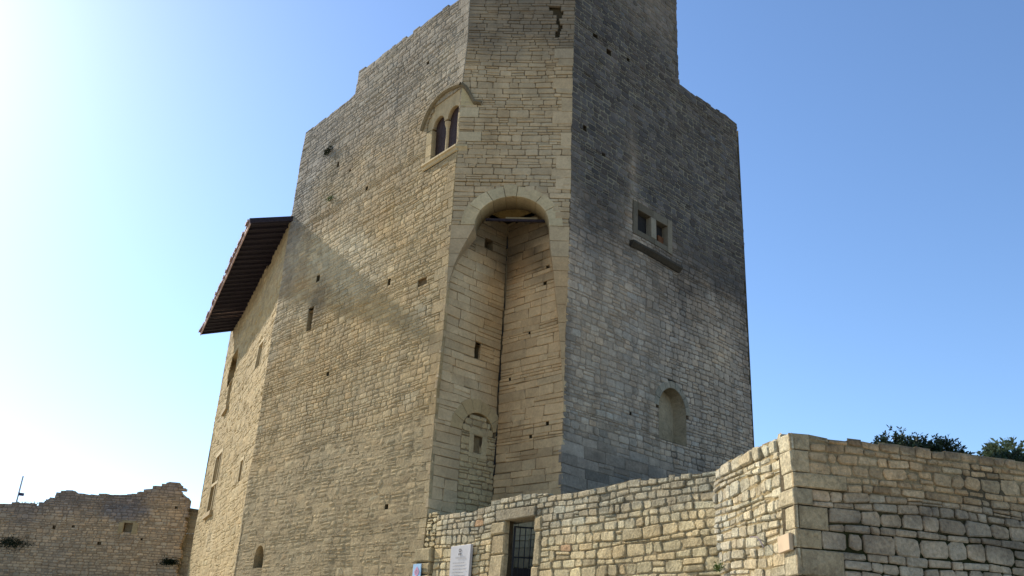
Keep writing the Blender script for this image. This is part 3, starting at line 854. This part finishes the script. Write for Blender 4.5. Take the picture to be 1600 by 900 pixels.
# ================================================================ THE WING on the left
wing = thing('castle_wing', 'sunlit rendered castle wing under deep tiled eaves on the left of the tower', 'building', (pL.x, pL.y, 2.2))
D = Wallset()
LD = 14.6
def tint_D(s, z, v=.07):
    c = mix((.50, .43, .305), (.46, .385, .255), .5 + fb(s * .3, z * .4, 61))
    c = mix(c, (.54, .49, .39), .5 * sm(.1, .5, fb(s * .3, z * .5, 63)))
    c = mul(c, .95)
    c = mix(c, (.42, .385, .33), .7 * sm(14.5, 16, z + .5 * fb(s, z, 64)))
    return vary(c, v)
mort_D = lambda s, z: mul(tint_D(s, z, .02), 1.0)
top_D = lambda s: 17.85 - .05 * s
notches = [(3.75, 4.7), (8.7, 9.7), (11.3, 12.1), (13.4, 14.1)]
holes_D = [RH(9.05, 11.1, 6.75, 9.45), RH(2.2, 2.85, 7.16, 7.98), RH(2.3, 3.3, 11.9, 12.95), RH(10.0, 11.3, 11.8, 13.2),
           dict(z0=13.2, z1=14.7, f=lambda z: (9.5 + .5 * abs(z - 13.9), 12.3 - .5 * abs(z - 13.8)), soft=True, jag=.15)]
holes_D += [RH(a, b, 17.0, 18.2) for a, b in notches]
lay(D, FD, 0, LD, 2.0, 17.9, tint_D, mort_D, ch=(.15, .26), sw=(.25, .6), gap=.02, rnd=.34, depth=.006, holes=holes_D, top=top_D, bev=.014, proud=.010, jit=.006, wav=.06, split=.25, dome=.012, thick=.06, seed=20)
rv = []
rc, rb = (.40, .33, .23), (.26, .215, .155)
reveal(rv, FD, 9.5, 12.4, 13.2, 14.7, .32, rc, (.22, .18, .14), -.01)
for a, b in notches: reveal(rv, FD, a, b, 17.0, 17.9, .45, (.25, .2, .15), (.10, .08, .065), -.01)
for r_ in rv: child(r_, 'opening', M_STONE, wing)
def stone_window(a, b, c, d, dep, transom=None, sill=True, fw=.14):
    m_ = MB(); reveal(m_, FD, a, b, c, d, dep, rc, (.24, .205, .155), -.005)
    w_ = child(m_, 'window', M_STONE, wing)
    m_ = MB()
    for P_ in (rect(a - fw, a, c, d), rect(b, b + fw, c, d), rect(a - fw, b + fw, d, d + fw * 1.3)):
        m_.add(*prism(FD, P_, .02, -.1, .008), (.58, .52, .41))
    child(m_, 'window_frame', M_ASHLAR, w_)
    if transom:
        m_ = MB(); m_.add(*prism(FD, rect(a, b, transom - .07, transom + .07), .0, -dep, .008), (.55, .49, .39)); child(m_, 'transom', M_ASHLAR, w_)
        m_ = MB(); m_.add(*prism(FD, rect((a + b) / 2 - .06, (a + b) / 2 + .06, c, transom - .075), -.03, -dep, .008), (.50, .44, .34)); m_.add(*prism(FD, rect((a + b) / 2 - .06, (a + b) / 2 + .06, transom + .075, d), -.03, -dep, .008), (.50, .44, .34)); child(m_, 'mullion', M_ASHLAR, w_)
    if sill:
        m_ = MB(); m_.add(*box_pts(FD, a - .22, b + .22, c - .2, c, -.1, .14), (.42, .36, .27)); child(m_, 'sill', M_ASHLAR, w_)
stone_window(9.05, 11.1, 6.75, 9.45, .24, 8.1)
stone_window(2.2, 2.85, 7.16, 7.98, .22, None, False, .10)
stone_window(2.3, 3.3, 11.9, 12.95, .22, None, False, .10)
stone_window(10.0, 11.3, 11.8, 13.2, .30, None, True, .001)
core = MB()
a_, b_ = FD.p(LD, 0), FD.p(LD, 0, -9)
dk = (.42, .36, .26)
quad(a_, b_, 2.0, 16.8); quad(b_, FD.p(.5, 0, -9), 2.0, 16.8)
core.add([FD.p(s, z, d_) for s, z, d_ in ((0, 16.9, -.5), (LD, 16.5, -.5), (LD, 16.5, -9), (0, 16.9, -9))], [[0, 1, 2, 3]], dk)
child(core, 'wall_core', M_STONE, wing)
# roof: eaves 1.57 m out, rising inwards
RS0, RS1, OV = -.02, 13.45, 1.57
ez = lambda s: 16.90 - .055 * s
pitch = math.tan(R(18))
rp = lambda s, o, dz=0.0: FD.p(s, ez(s) + (OV - o) * pitch + dz, o)
m_ = MB()
m_.add([rp(RS0, OV, .06), rp(RS1, OV, .06), rp(RS1, -3, .06), rp(RS0, -3, .06), rp(RS0, OV, .10), rp(RS1, OV, .10), rp(RS1, -3, .10), rp(RS0, -3, .10)],
       [[0, 1, 2, 3], [4, 5, 6, 7], [0, 1, 5, 4], [1, 2, 6, 5], [3, 0, 4, 7]], W)
roof = child(m_, 'roof', M_WOOD, wing)
for i in range(26):
    s = RS0 + .05 + (RS1 - RS0 - .1) * i / 25
    m_ = MB(); m_.add(*bar(rp(s, OV - .04 if i not in (0, 25) else OV - .02, 0.0), rp(s, -.4, 0.0), .07, .07), W); child(m_, 'rafter', M_WOOD, roof)
nt = 58
for i in range(nt):
    s = RS0 + (RS1 - RS0) * (i + .5) / nt
    m_ = MB(); v = []; rr = .112 + random.uniform(-.008, .008); eo = random.uniform(-.05, .05)
    for o in (OV + .12 + eo, OV - 1.0, -2.9):
        for k in range(6):
            t_ = math.pi * k / 5
            v.append(rp(s + rr * math.cos(t_) * (1 if i % 2 else .98), o, .10 + .13 * math.sin(t_)))
        for k in range(6):
            t_ = math.pi * (5 - k) / 5
            v.append(rp(s + (rr - .02) * math.cos(t_), o, .10 + .11 * math.sin(t_)))
    m_.add(v, [[12 * q + k, 12 * q + k + 1, 12 * q + 13 + k, 12 * q + 12 + k] for q in (0, 1) for k in range(11)] + [list(range(6))[::-1]], W)
    child(m_, 'roof_tile', M_TILE, roof)
for s in (RS0 - .05, RS1 + .05):
    m_ = MB(); m_.add(*bar(rp(s, OV + .05, .09), rp(s, -.6, .09), .06, .20), W); child(m_, 'barge_board', M_WOOD, roof)
m_ = MB(); m_.add(*bar(rp(RS0 - .05, OV + .02, .03), rp(RS1 + .05, OV + .02, .04), .05, .19), W); child(m_, 'fascia', M_TILE, roof)
D.finish(wing, [M_STONE], M_STONE, 300)

# ================================================================ RUINED WALL far left
ruin = thing('ruined_wall', 'weathered ruined stone wall with ragged top at the far left', 'wall', (-20, 50, 3))
U = Wallset()
FU = Frame((0, 50, 0), 90, 180)
TOPU = [(-36, 7.6), (-27.5, 7.7), (-26.6, 7.76), (-25.5, 7.72), (-25.25, 7.9), (-24.95, 8.05), (-24.8, 8.45), (-24.0, 8.58), (-23.4, 8.5), (-22.7, 8.38), (-22.0, 8.55), (-21.2, 8.45), (-20.3, 8.6), (-19.9, 8.78), (-19.3, 9.06), (-18.6, 9.3), (-18.1, 9.40), (-17.7, 9.30), (-17.4, 9.0), (-17.25, 8.6), (-17.1, 8.0)]
def tint_U(s, z, v=.12):
    c = mix((.255, .215, .155), (.33, .265, .17), .5 + 1.2 * fb(s * .3, z * .3, 71) + .25 * sm(-21, -17.5, s))
    d_ = interp(TOPU, s) - z
    c = mix(c, (.14, .13, .12), .75 * sm(1.6, .2, d_ + .8 * fb(s * .6, z * .6, 72)))
    c = mix(c, (.13, .13, .135), .8 * sm(1.1, .4, math.hypot((s + 20.6) / 1.7, (z - 7.6) / .75) + .5 * fb(s * 1.5, z * 1.5, 73)))
    c = (c[0] * 1.66, c[1] * 1.68, c[2] * 2.1)
    return vary(c, v)
mort_U = lambda s, z: mul(tint_U(s, z, .04), .62)
hU = [RH(-20.45, -20.0, 6.48, 6.95), RH(-24.3, -24.15, 6.55, 6.68), RH(-23.3, -23.15, 6.6, 6.72), RH(-21.7, -21.5, 5.75, 5.9), RH(-17.9, -17.75, 7.9, 8.02), RH(-19.4, -19.3, 6.1, 6.2)]
lay(U, FU, -36, -17.05, 2.2, 9.6, tint_U, mort_U, ch=(.10, .19), sw=(.14, .40), gap=.02, rnd=.25, depth=.02, holes=hU, top=lambda s: interp(TOPU, s), bev=.02, proud=.025, wav=.03, seed=25, ragged=(0, .2), thick=.3)
block(U, FU, rect(-20.75, -20.46, 6.4, 7.0), (.36, .31, .22), .03, -.2, .02, 0)
block(U, FU, rect(-19.99, -19.68, 6.4, 7.0), (.36, .31, .22), .03, -.2, .02, 0)
block(U, FU, rect(-20.6, -19.85, 6.96, 7.1), (.30, .27, .21), .03, -.2, .02, 0)
rv = []
for h in hU:
    a, b = h['f'](0); reveal(rv, FU, a, b, h['z0'], h['z1'], .5, (.14, .11, .08), (.05, .04, .03), -.015)
for r_ in rv: child(r_, 'opening', M_STONE, ruin)
FU2 = Frame((0, 50.7, 0), 90, 180)
lay(U, FU2, -17.9, -15.0, 2.2, 8.1, lambda s, z: vary(mix((.36, .345, .32), (.2, .19, .17), sm(7, 8, z)), .12), lambda s, z: (.30, .285, .26), ch=(.18, .3), sw=(.3, .6), gap=.015, rnd=.2, depth=.01, top=lambda s: 8.05 - .12 * (s + 17), bev=.015, seed=26)
core = MB(); dk = (.2, .17, .13)
cp = [FU.p(s, z, -.15 - q) for q in (0, .9) for s, z in ((-36, 2), (-36, 7.4), (-25.6, 7.5), (-24.9, 8.1), (-20.4, 8.3), (-18.3, 9.1), (-17.4, 8.5), (-17.25, 2))]
core.add(cp, [list(range(8)), list(range(8, 16))] + [[i, i + 1, i + 9, i + 8] for i in range(7)], dk)
child(core, 'wall_core', M_STONE, ruin)
U.finish(ruin, [M_STONE], M_STONE, 300)

# ================================================================ FOREGROUND WALL with the gate
gatewall = thing('rubble_wall', 'long rubble courtyard wall with a barred gateway at the foot of the tower', 'wall', (pK.x, pK.y, 1.4))
G = Wallset()
def tint_M(s, z, v=.13):
    c = mix((.46, .41, .32), (.41, .355, .265), .5 + fb(s * .5, z * .8, 81))
    c = mix(c, (.285, .275, .26), .85 * sm(3.7, 4.35, z + .5 * fb(s * .5, z * .9, 82)) )
    c = mix(c, (.50, .42, .28), .7 * sm(.25, .6, fb(s * .7, z * 1.3, 84)))
    c = mix(c, (.52, .44, .30), .6 * sm(1.2, .3, s))
    if v and random.random() < .006: c = (.33, .245, .19)
    c = (c[0] * 1.62, c[1] * 1.68, c[2] * 1.72)
    return vary(c, v)
mort_M = lambda s, z: mul(mix((.44, .385, .29), (.30, .28, .24), sm(3.9, 4.4, z)), random.uniform(.85, 1.0))
DO0, DO1, DZ = 3.80, 4.93, 4.34
top_M = lambda s: interp([(0, 4.84), (2.2, 4.72), (3.0, 4.84), (3.3, 4.84), (4.4, 4.85), (5.2, 4.80), (7, 4.74), (8.4, 4.74), (10.3, 4.66)], s)
hM_ = [RH(3.22, 5.22, 1.0, 4.34), RH(3.3, 5.0, 4.34, 4.60)]
swM = lambda s, z: (.15, .36) if s < 3.3 else ((.14, .38) if z > 3.9 else (.16, .46))
lay(G, FM, .55, LM + .07, 1.2, 4.9, tint_M, mort_M, ch=lambda z: (.09, .18) if z > 4.0 else (.11, .22), sw=swM, gap=.022, rnd=.22, depth=.024, proud=.016, holes=hM_, top=top_M, bev=.015, jit=.004, wav=.04, split=.16, dome=0, thick=.16, mat=0, seed=30)
lay(G, FM, .05, .55, 3.95, 4.9, tint_M, mort_M, ch=(.12, .2), sw=(.12, .26), gap=.03, rnd=.32, depth=.05, proud=.02, top=top_M, bev=.014, jit=.004, dome=0, seed=31)
# big base blocks where the wall meets the tower
zb = 1.4
for hq, w0 in ((.5, .62), (.42, .5), (.30, .58), (.40, .50), (.26, .56), (.30, .52), (.36, .54)):
    block(G, FM, [(-.32 + .02 * random.random(), zb + .01), (w0, zb + .01), (w0 - .02, zb + hq - .01), (-.30, zb + hq - .02)], vary((.50, .435, .32), .06), .10 + random.uniform(-.02, .02), -.3, .035, 0, .012)
    zb += hq
# gate jambs and lintel
def jamb(a, b, cuts, d1):
    for z0_, z1_ in zip(cuts, cuts[1:]):
        e = random.uniform(-.06, .03)
        block(G, FM, [(a + e, z0_ + .008), (b, z0_ + .008), (b + random.uniform(-.01, .01), z1_ - .008), (a + e + .03, z1_ - .008)], vary((.52, .465, .365), .06), d1 + random.uniform(-.02, .02), -.10, .035, 0, .010)
jamb(3.24, DO0, [1.4, 2.0, 2.62, 3.02, 3.60, 4.05, 4.34], .04)
jamb(DO1, 5.22, [1.4, 2.3, 3.30, 4.02, 4.34], .03)
block(G, FM, [(3.42, 4.348), (4.99, 4.345), (5.0, 4.565), (3.36, 4.60)], (.33, .315, .285), .055, -.5, .02, 0, .005)
# near stretch
def tint_N(s, z, v=.12):
    c = mix((.56, .50, .39), (.52, .445, .32), .5 + fb(s * .8, z * .8, 91))
    c = mix(c, (.53, .41, .23), .65 * sm(.15, .5, fb(s * 1.1, z * 1.2, 93)))
    c = mix(c, (.36, .345, .32), .6 * sm(1.2, .1, s + .5 * fb(s, z * .6, 94)))
    c = (c[0] * 1.34, c[1] * 1.48, c[2] * 1.78)
    return vary(c, v)
mort_N = lambda s, z: mul((.50, .43, .31), random.uniform(.85, 1.05))
top_N = lambda s: interp([(0, 4.68), (1.5, 4.71), (2.9, 4.73)], s)
lay(G, FN, -.05, LN - .42, 1.0, 4.50, tint_N, mort_N, ch=lambda z: (.09, .17) if z > 3.5 else (.11, .215), sw=lambda s, z: (.13, .34) if z > 3.5 else (.16, .42), gap=.020, rnd=.20, depth=.026, proud=.022, bev=.015, jit=.005, wav=.055, split=.16, dome=0, thick=.18, seed=33)
lay(G, FN, .0, LN - .38, 4.50, 4.80, tint_N, mort_N, ch=(.24, .28), sw=(.16, .36), gap=.03, rnd=.18, depth=.05, proud=.03, top=top_N, bev=.02, jit=.006, thick=.3, split=0, dome=0, seed=34)
core = MB(); dk = (.30, .265, .2)
def slab(F, a, b, z0, z1, d0, d1): core.add(*box_pts(F, a, b, z0, z1, d0, d1), dk)
slab(FM, -.2, 3.2, .8, 4.62, -.55, -.09); slab(FM, 5.15, LM + .05, .8, 4.60, -.55, -.09); slab(FM, 3.32, 5.13, 4.58, 4.66, -.55, -.09)
slab(FN, -.05, LN - .2, .8, 4.56, -.55, -.10)
dk = (.10, .085, .065)  # near-black backing of the gate jambs; the reveal's shade is put into its colour
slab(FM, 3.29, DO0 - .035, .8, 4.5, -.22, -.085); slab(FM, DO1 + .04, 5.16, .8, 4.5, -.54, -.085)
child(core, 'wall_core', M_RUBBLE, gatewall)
G.finish(gatewall, [M_RUBBLE], M_RUBBLE, 300)
# iron gate, hung in the opening
pG = FM.p(DO0 + .02, 0, -.24)
FG = Frame(pG, 74, 164)            # the leaf stands open into the courtyard
GL = 1.05
gt = MB(); gt.add(*bar(FG.p(0, 2.15, 0), FG.p(0, 4.24, 0), .05), W)
gate = child(gt, 'gate', M_IRON, gatewall)
for z in (4.22, 3.55, 2.9):
    m_ = MB(); m_.add(*bar(FG.p(0, z, 0), FG.p(GL, z, 0), .035 if z > 4 else .022, .03), W); child(m_, 'rail', M_IRON, gate)
for i in range(1, 9):
    s = GL * i / 8
    m_ = MB(); m_.add(*tube([FG.p(s, 2.1, 0), FG.p(s, 4.22, 0)], .012, 6), W); child(m_, 'bar', M_IRON, gate)
m_ = MB(); m_.add(*box_pts(FG, .03, GL, 2.1, 3.32, -.03, -.02), W); child(m_, 'gate_panel', M_IRON, gate)
m_ = MB(); m_.add(*box_pts(FG, .62, .90, 2.84, 3.14, .02, .026), W)
tag(m_.build('paper_notice', M_PAPER, None), 'small blue paper notice fixed low on the black iron gate', 'notice')

# ================================================================ RIGHT-HAND TERRACE WALL
terr = thing('terrace_wall', 'grey weathered terrace retaining wall in shade at the right, bushes above it', 'wall', (pQ.x, pQ.y, 1.2))
K = Wallset()
LR = 12.0
def tint_R(s, z, v=.12):
    c = mix((.36, .315, .245), (.40, .34, .25), .5 + fb(s * .7, z * .9, 101))
    c = mix(c, (.34, .325, .295), sm(4.0, 3.8, z + .15 * fb(s, z, 102)))
    c = mix(c, (.15, .148, .145), .75 * sm(.05, .5, fb(s * .75, z * 1.2, 104) + .25 * sm(4.0, 3.7, z)) * sm(4.05, 3.85, z))
    c = mix(c, (.20, .175, .145), .8 * sm(4.52, 4.66, z + .1 * fb(s * 2, z * 2, 105)))
    c = (c[0] * 1.75, c[1] * 1.60, c[2] * 1.58)
    return vary(c, v)
def mort_R(s, z):
    c = mix((.40, .345, .26), (.16, .14, .11), sm(4.0, 3.7, z))
    return mix(c, (.035, .042, .018), sm(3.65, 3.2, z + .3 * fb(s, z, 106) - .08 * s))
top_R = lambda s: 4.685 + .03 * nz(s * 2.2, 1, 4)
QU = [(1.0, 1.45, .8, .5), (1.45, 1.95, .55, .8), (1.95, 2.35, .9, .5), (2.35, 2.74, .35, .45), (2.74, 3.10, .72, .40), (3.10, 3.36, .38, .36), (3.36, 3.68, .52, .36), (3.68, 3.92, .28, .50), (3.92, 4.14, .86, .30), (4.14, 4.46, .26, .36), (4.46, 4.70, .30, .40)]
hq_ = [RH(-.1, w_ + .005, a, b) for a, b, w_, _ in QU]
lay(K, FR, 0, LR, 1.0, 4.04, tint_R, mort_R, ch=(.105, .215), sw=(.14, .43), gap=.020, rnd=.17, depth=.034, proud=.018, holes=hq_, bev=.014, jit=.004, wav=.04, split=.16, dome=0, thick=.2, seed=40)
lay(K, FR, 0, LR, 4.04, 4.74, tint_R, mort_R, ch=(.095, .15), sw=(.13, .36), gap=.022, rnd=.20, depth=.026, proud=.016, holes=hq_, top=top_R, bev=.014, jit=.004, wav=.035, split=.12, dome=0, thick=.2, seed=41)
for a, b, w_, wn in QU:      # corner stones: one mesh with a face on each side
    c1 = vary(mix((.44, .40, .33), (.27, .26, .24), random.random() * (.7 if b < 4.0 else .3)), .06)
    c1 = (c1[0] * 1.4, c1[1] * 1.32, c1[2] * 1.25)
    dd = .012 + random.uniform(-.012, .014)
    v, f = prism(FR, rect(-.012, w_, a + .008, b - .008), dd, -.03, .016, None, .008)
    v2, f2 = prism(FN, rect(LN - wn, LN + .010, a + .008, b - .008), dd, -.03, .018, None, .012)
    cols = [c1] * len(v) + [mul(tint_N(LN, a, .04), 1.0)] * len(v2)
    K.put(FR, v + v2, f + [[i + len(v) for i in q] for q in f2], cols, w_ * (b - a), 0)
K.mortar.add([FN.p(s, z, -.06) for s, z in rect(LN - .5, LN, 1.0, 4.62)], [[0, 1, 2, 3]], (.40, .34, .25))
core = MB(); dk = (.16, .14, .11)
slab(FR, .07, LR, .8, 4.58, -.45, -.09)
child(core, 'wall_core', M_RUBBLE, terr)
K.finish(terr, [M_RUBBLE], M_RUBBLE, 300)

# ================================================================ SIGNS AND SMALL THINGS
# white marble plaque left of the gate
pq = thing('marble_plaque', 'tall white marble plaque with engraved lines of text left of the gate', 'plaque', FM.p(2.05, 2.5, .06))
m_ = MB(); m_.add(*prism(FM, [(1.60, 2.42), (2.53, 2.42), (2.53, 3.92), (1.60, 3.90)], .10, .03, .008), W); child(m_, 'slab', M_MARBLE, pq)
m_ = MB()
def dash(mb, F, a, b, z, h, d): mb.add([F.p(a, z, d), F.p(b, z, d), F.p(b, z + h, d), F.p(a, z + h, d)], [[0, 1, 2, 3]], W)
z = 3.50; k = 0
random.seed(5)
while z > 2.48:
    s, e = 1.72 + random.uniform(0, .10), 2.42 - random.uniform(0, .12)
    while s < e:
        w = random.uniform(.02, .075); dash(m_, FM, s, min(e, s + w), z, .018,   .108); s += w + .022
    z -= .075
child(m_, 'engraved_text', M_INK, pq)
m_ = MB()
s = 1.90
for w in (.05, .045, .055, .05, .05, .045, .05):      # worn title line: seven letter strokes
    dash(m_, FM, s, s + .010, 3.605, .05,   .108); dash(m_, FM, s + w - .022, s + w - .012, 3.605, .05,   .108); dash(m_, FM, s + .01, s + w - .02, 3.628, .008,   .108)
    s += w + .015
child(m_, 'title', M_INK, pq)
m_ = MB()
for i in range(10):      # round emblem above crossed foot
    t0, t1 = 2 * math.pi * i / 10, 2 * math.pi * (i + 1) / 10
    m_.add([FM.p(2.07 + r_ * math.cos(t_), 3.80 + r_ * .8 * math.sin(t_),   .108) for r_, t_ in ((.055, t0), (.055, t1), (.030, t1), (.030, t0))], [[0, 1, 2, 3]], W)
for a in (-1, 1): m_.add([FM.p(2.07 + a * x, zz,   .108) for x, zz in ((.01, 3.74), (.06, 3.735), (.05, 3.685), (.015, 3.69))], [[0, 1, 2, 3]], W)
child(m_, 'emblem', M_INKD, pq)
# pale blue sign with pink lozenge
bs = thing('blue_sign', 'small pale blue sign with pink lozenge emblem at the foot of the tower edge', 'sign', FM.p(.02, 3.0, .16))
m_ = MB(); m_.add(*box_pts(FM, -.20, .22, 2.75, 3.53, .13, .15), W); child(m_, 'panel', M_BLUE, bs)
m_ = MB()
cx, cz = .03, 3.33
for sc, dd, in ((1.0, .1525),):
    P0 = [(0, .13), (.09, .05), (.13, 0), (.09, -.06), (0, -.12), (-.09, -.06), (-.13, 0), (-.09, .05)]
    m_.add([FM.p(cx + x, cz + z_, dd + .008) for x, z_ in P0] + [FM.p(cx + x * .45, cz + z_ * .45, dd + .008) for x, z_ in P0], [[i, (i + 1) % 8, 8 + (i + 1) % 8, 8 + i] for i in range(8)], W)
m_.add([FM.p(cx + x, cz + z_, .161) for x, z_ in ((-.03, .0), (0, -.04), (.03, 0), (0, .04))], [[0, 1, 2, 3]], W)
child(m_, 'emblem', M_PINK, bs)
# orange stone plate by the corner
m_ = MB(); m_.add(*prism(FN, [(2.46, 3.06), (2.84, 3.075), (2.83, 3.30), (2.45, 3.285)], .085, .03, .006), W)
op = m_.build('stone_plate', M_PLAQ, None)
tag(op, 'small square orange stone plate fixed on the sunlit wall beside the corner', 'plaque')
# cable on the wall
m_ = MB(); m_.add(*tube([FN.p(s, z, .07 + .02 * math.sin(s * 7)) for s, z in ((1.42, 3.40), (1.55, 3.39), (1.68, 3.37), (1.80, 3.31), (1.90, 3.24), (1.97, 3.19))], .010, 5), W)
tag(m_.build('loose_cable', M_CABLE, None), 'short loose dark cable hanging on the sunlit wall near the orange plate', 'cable')
# mast on the ruin
ms = thing('metal_mast', 'thin grey metal mast with small dark box behind the ruined wall', 'mast', (-27.15, 51, 3))
m_ = MB(); m_.add(*tube([Vector((-27.15, 51, 3.0)), Vector((-27.15, 51, 9.38))], .045, 8), W); child(m_, 'pole', M_STEEL, ms)
m_ = MB(); m_.add(*bar(Vector((-27.08, 51, 8.36)), Vector((-26.86, 51, 8.34)), .18, .16), W); child(m_, 'box', M_PURP, ms)

# ================================================================ PLANTS
def leaf(mb, p, d, l, w):
    d = d.normalized(); sx = d.cross(Vector((random.uniform(-1, 1), random.uniform(-1, 1), random.uniform(-1, 1))))
    if sx.length < .01: return
    sx.normalize(); n = sx.cross(d)
    mb.add([p, p + d * l * .5 + sx * w / 2 + n * w * .12, p + d * l, p + d * l * .5 - sx * w / 2 + n * w * .12], [[0, 1, 2, 3]], W)
def rdir(up=.3): 
    v = Vector((random.gauss(0, 1), random.gauss(0, 1), random.gauss(0, 1) + up)); return v.normalized()
def bush(name, label, blobs, nl, ll, mat, base, group=None):
    b = thing(name, label, 'bush', base, group)
    fo, stm = MB(), MB()
    tot = sum(r[3] * r[4] for r in blobs)
    for (x, y, z, rx, rz) in blobs:
        c = Vector((x, y, z))
        stm.add(*tube([Vector((x * .5 + base[0] * .5, y * .5 + base[1] * .5, base[2] - .05)), c * .6 + Vector(base) * .4, c], .03, 5, .012), W)
        nt_ = int(nl * rx * rz / tot / 9)
        for _ in range(nt_):
            u = rdir(.25); k = random.random() ** .35 * (1 + .28 * nz(u.x * 2 + x, u.y * 2 + y, u.z * 2))
            if random.random() < .05: k *= 1.15
            q = c + Vector((u.x * rx * k, u.y * rx * .8 * k, u.z * rz * k))
            if q.z < base[2] - .05: continue
            tw_ = (u + rdir(.4) * .7).normalized(); ln = ll * random.uniform(.8, 2.0)
            if k > .8: stm.add(*tube([q, q + tw_ * ln], .004, 3), W)
            for i in range(9):
                leaf(fo, q + tw_ * ln * (i / 8), (tw_ * .7 + rdir(.1)).normalized(), ll * random.uniform(.7, 1.2), ll * .42)
    child(fo, 'foliage', mat, b); child(stm, 'stem', M_BARK, b)
    return b
random.seed(21)
FP = Frame((5, 15, 0), hR, hR + 90)
def bl(L): return [tuple(FP.p(s, z - .13, d_)) + (rx, rz) for s, z, d_, rx, rz in L]
def bz(s): p = FP.p(s, 0); return (p.x, p.y, Z_T)
bush('evergreen_bush', 'low dark evergreen bush on the terrace wall, leftmost beside the wall top', bl([(1.70, 5.08, 0, .30, .32), (2.02, 5.18, .1, .40, .42), (2.25, 5.10, -.1, .34, .36), (1.9, 4.8, 0, .45, .4)]), 10500, .07, M_LEAF, bz(2.0), 'dark bushes on the terrace')
bush('evergreen_bush', 'widest dark evergreen bush in the middle of the terrace wall top', bl([(2.62, 5.18, 0, .36, .42), (2.95, 5.22, .1, .42, .42), (3.25, 5.10, -.1, .42, .42), (3.50, 4.98, 0, .30, .36), (2.9, 4.8, 0, .65, .42)]), 15000, .07, M_LEAF, bz(3.0), 'dark bushes on the terrace')
bush('evergreen_bush', 'dark spreading bush on the terrace at the right edge of the picture', bl([(4.0, 5.0, 0, .30, .28), (4.4, 5.14, .1, .40, .36), (4.85, 5.2, -.1, .45, .40), (5.3, 5.22, 0, .5, .45), (4.6, 4.8, 0, .8, .36)]), 15000, .07, M_LEAF, bz(4.6), 'dark bushes on the terrace')
bush('pale_shrub', 'pale yellow green shrub rising behind the dark bush at the right edge', bl([(5.35, 5.72, -1.0, .28, .26), (5.7, 5.7, -1.2, .4, .4)]), 1500, .11, M_LEAFP, bz(5.5))
def weed(name, label, F, s, z, d, n, l, mat, spread, cat='plant', drop=0.0):
    m_ = MB()
    for _ in range(n):
        ds, dz = random.gauss(0, spread), abs(random.gauss(0, spread * .6)) * (-1 if drop else 1)
        p = F.p(s + ds, z + dz * .7 + (random.gauss(0, spread * .25)), d + random.uniform(-.02, .06))
        leaf(m_, p, (F.n * .6 + rdir(.5)).normalized(), l * random.uniform(.6, 1.3), l * .45)
    return tag(m_.build(name, mat, None), label, cat)
weed('wall_weed', 'small green weed growing low on the rubble wall where it bends', FN, .22, 3.0, .05, 130, .05, M_WEED, .08)
weed('ivy_patch', 'dark ivy trailing across the ruined wall at the left edge', FU, -26.3, 5.75, .02, 700, .11, M_IVY, .45, drop=1)
weed('ivy_patch', 'dark ivy clump low on the ruined wall close to the wing', FU, -17.6, 5.0, .02, 420, .12, M_IVY, .22)
weed('wall_weed', 'thin olive tuft growing high on the upper left of the sunny face', FA, 8.9, 19.6, .02, 160, .10, M_IVY, .18)
weed('wall_weed', 'small green tuft on the sunny tower face above the roof shadow', FA, 8.1, 17.2, .02, 70, .08, M_WEED, .12)
for a, b, dsc in ((1.9, 3.13, 'left'), (3.0, 3.16, 'right')):
    pass
m_ = MB()
for _ in range(60):
    s = random.uniform(-26.6, -25.3); p = FU.p(s, 7.7, -.1); leaf(m_, p, Vector((random.gauss(0, .25), random.gauss(0, .25), 1)), random.uniform(.12, .32), .02)
tag(m_.build('dry_grass_tuft', M_DRY, None), 'sparse dry grass on the low left top of the ruined wall', 'grass')
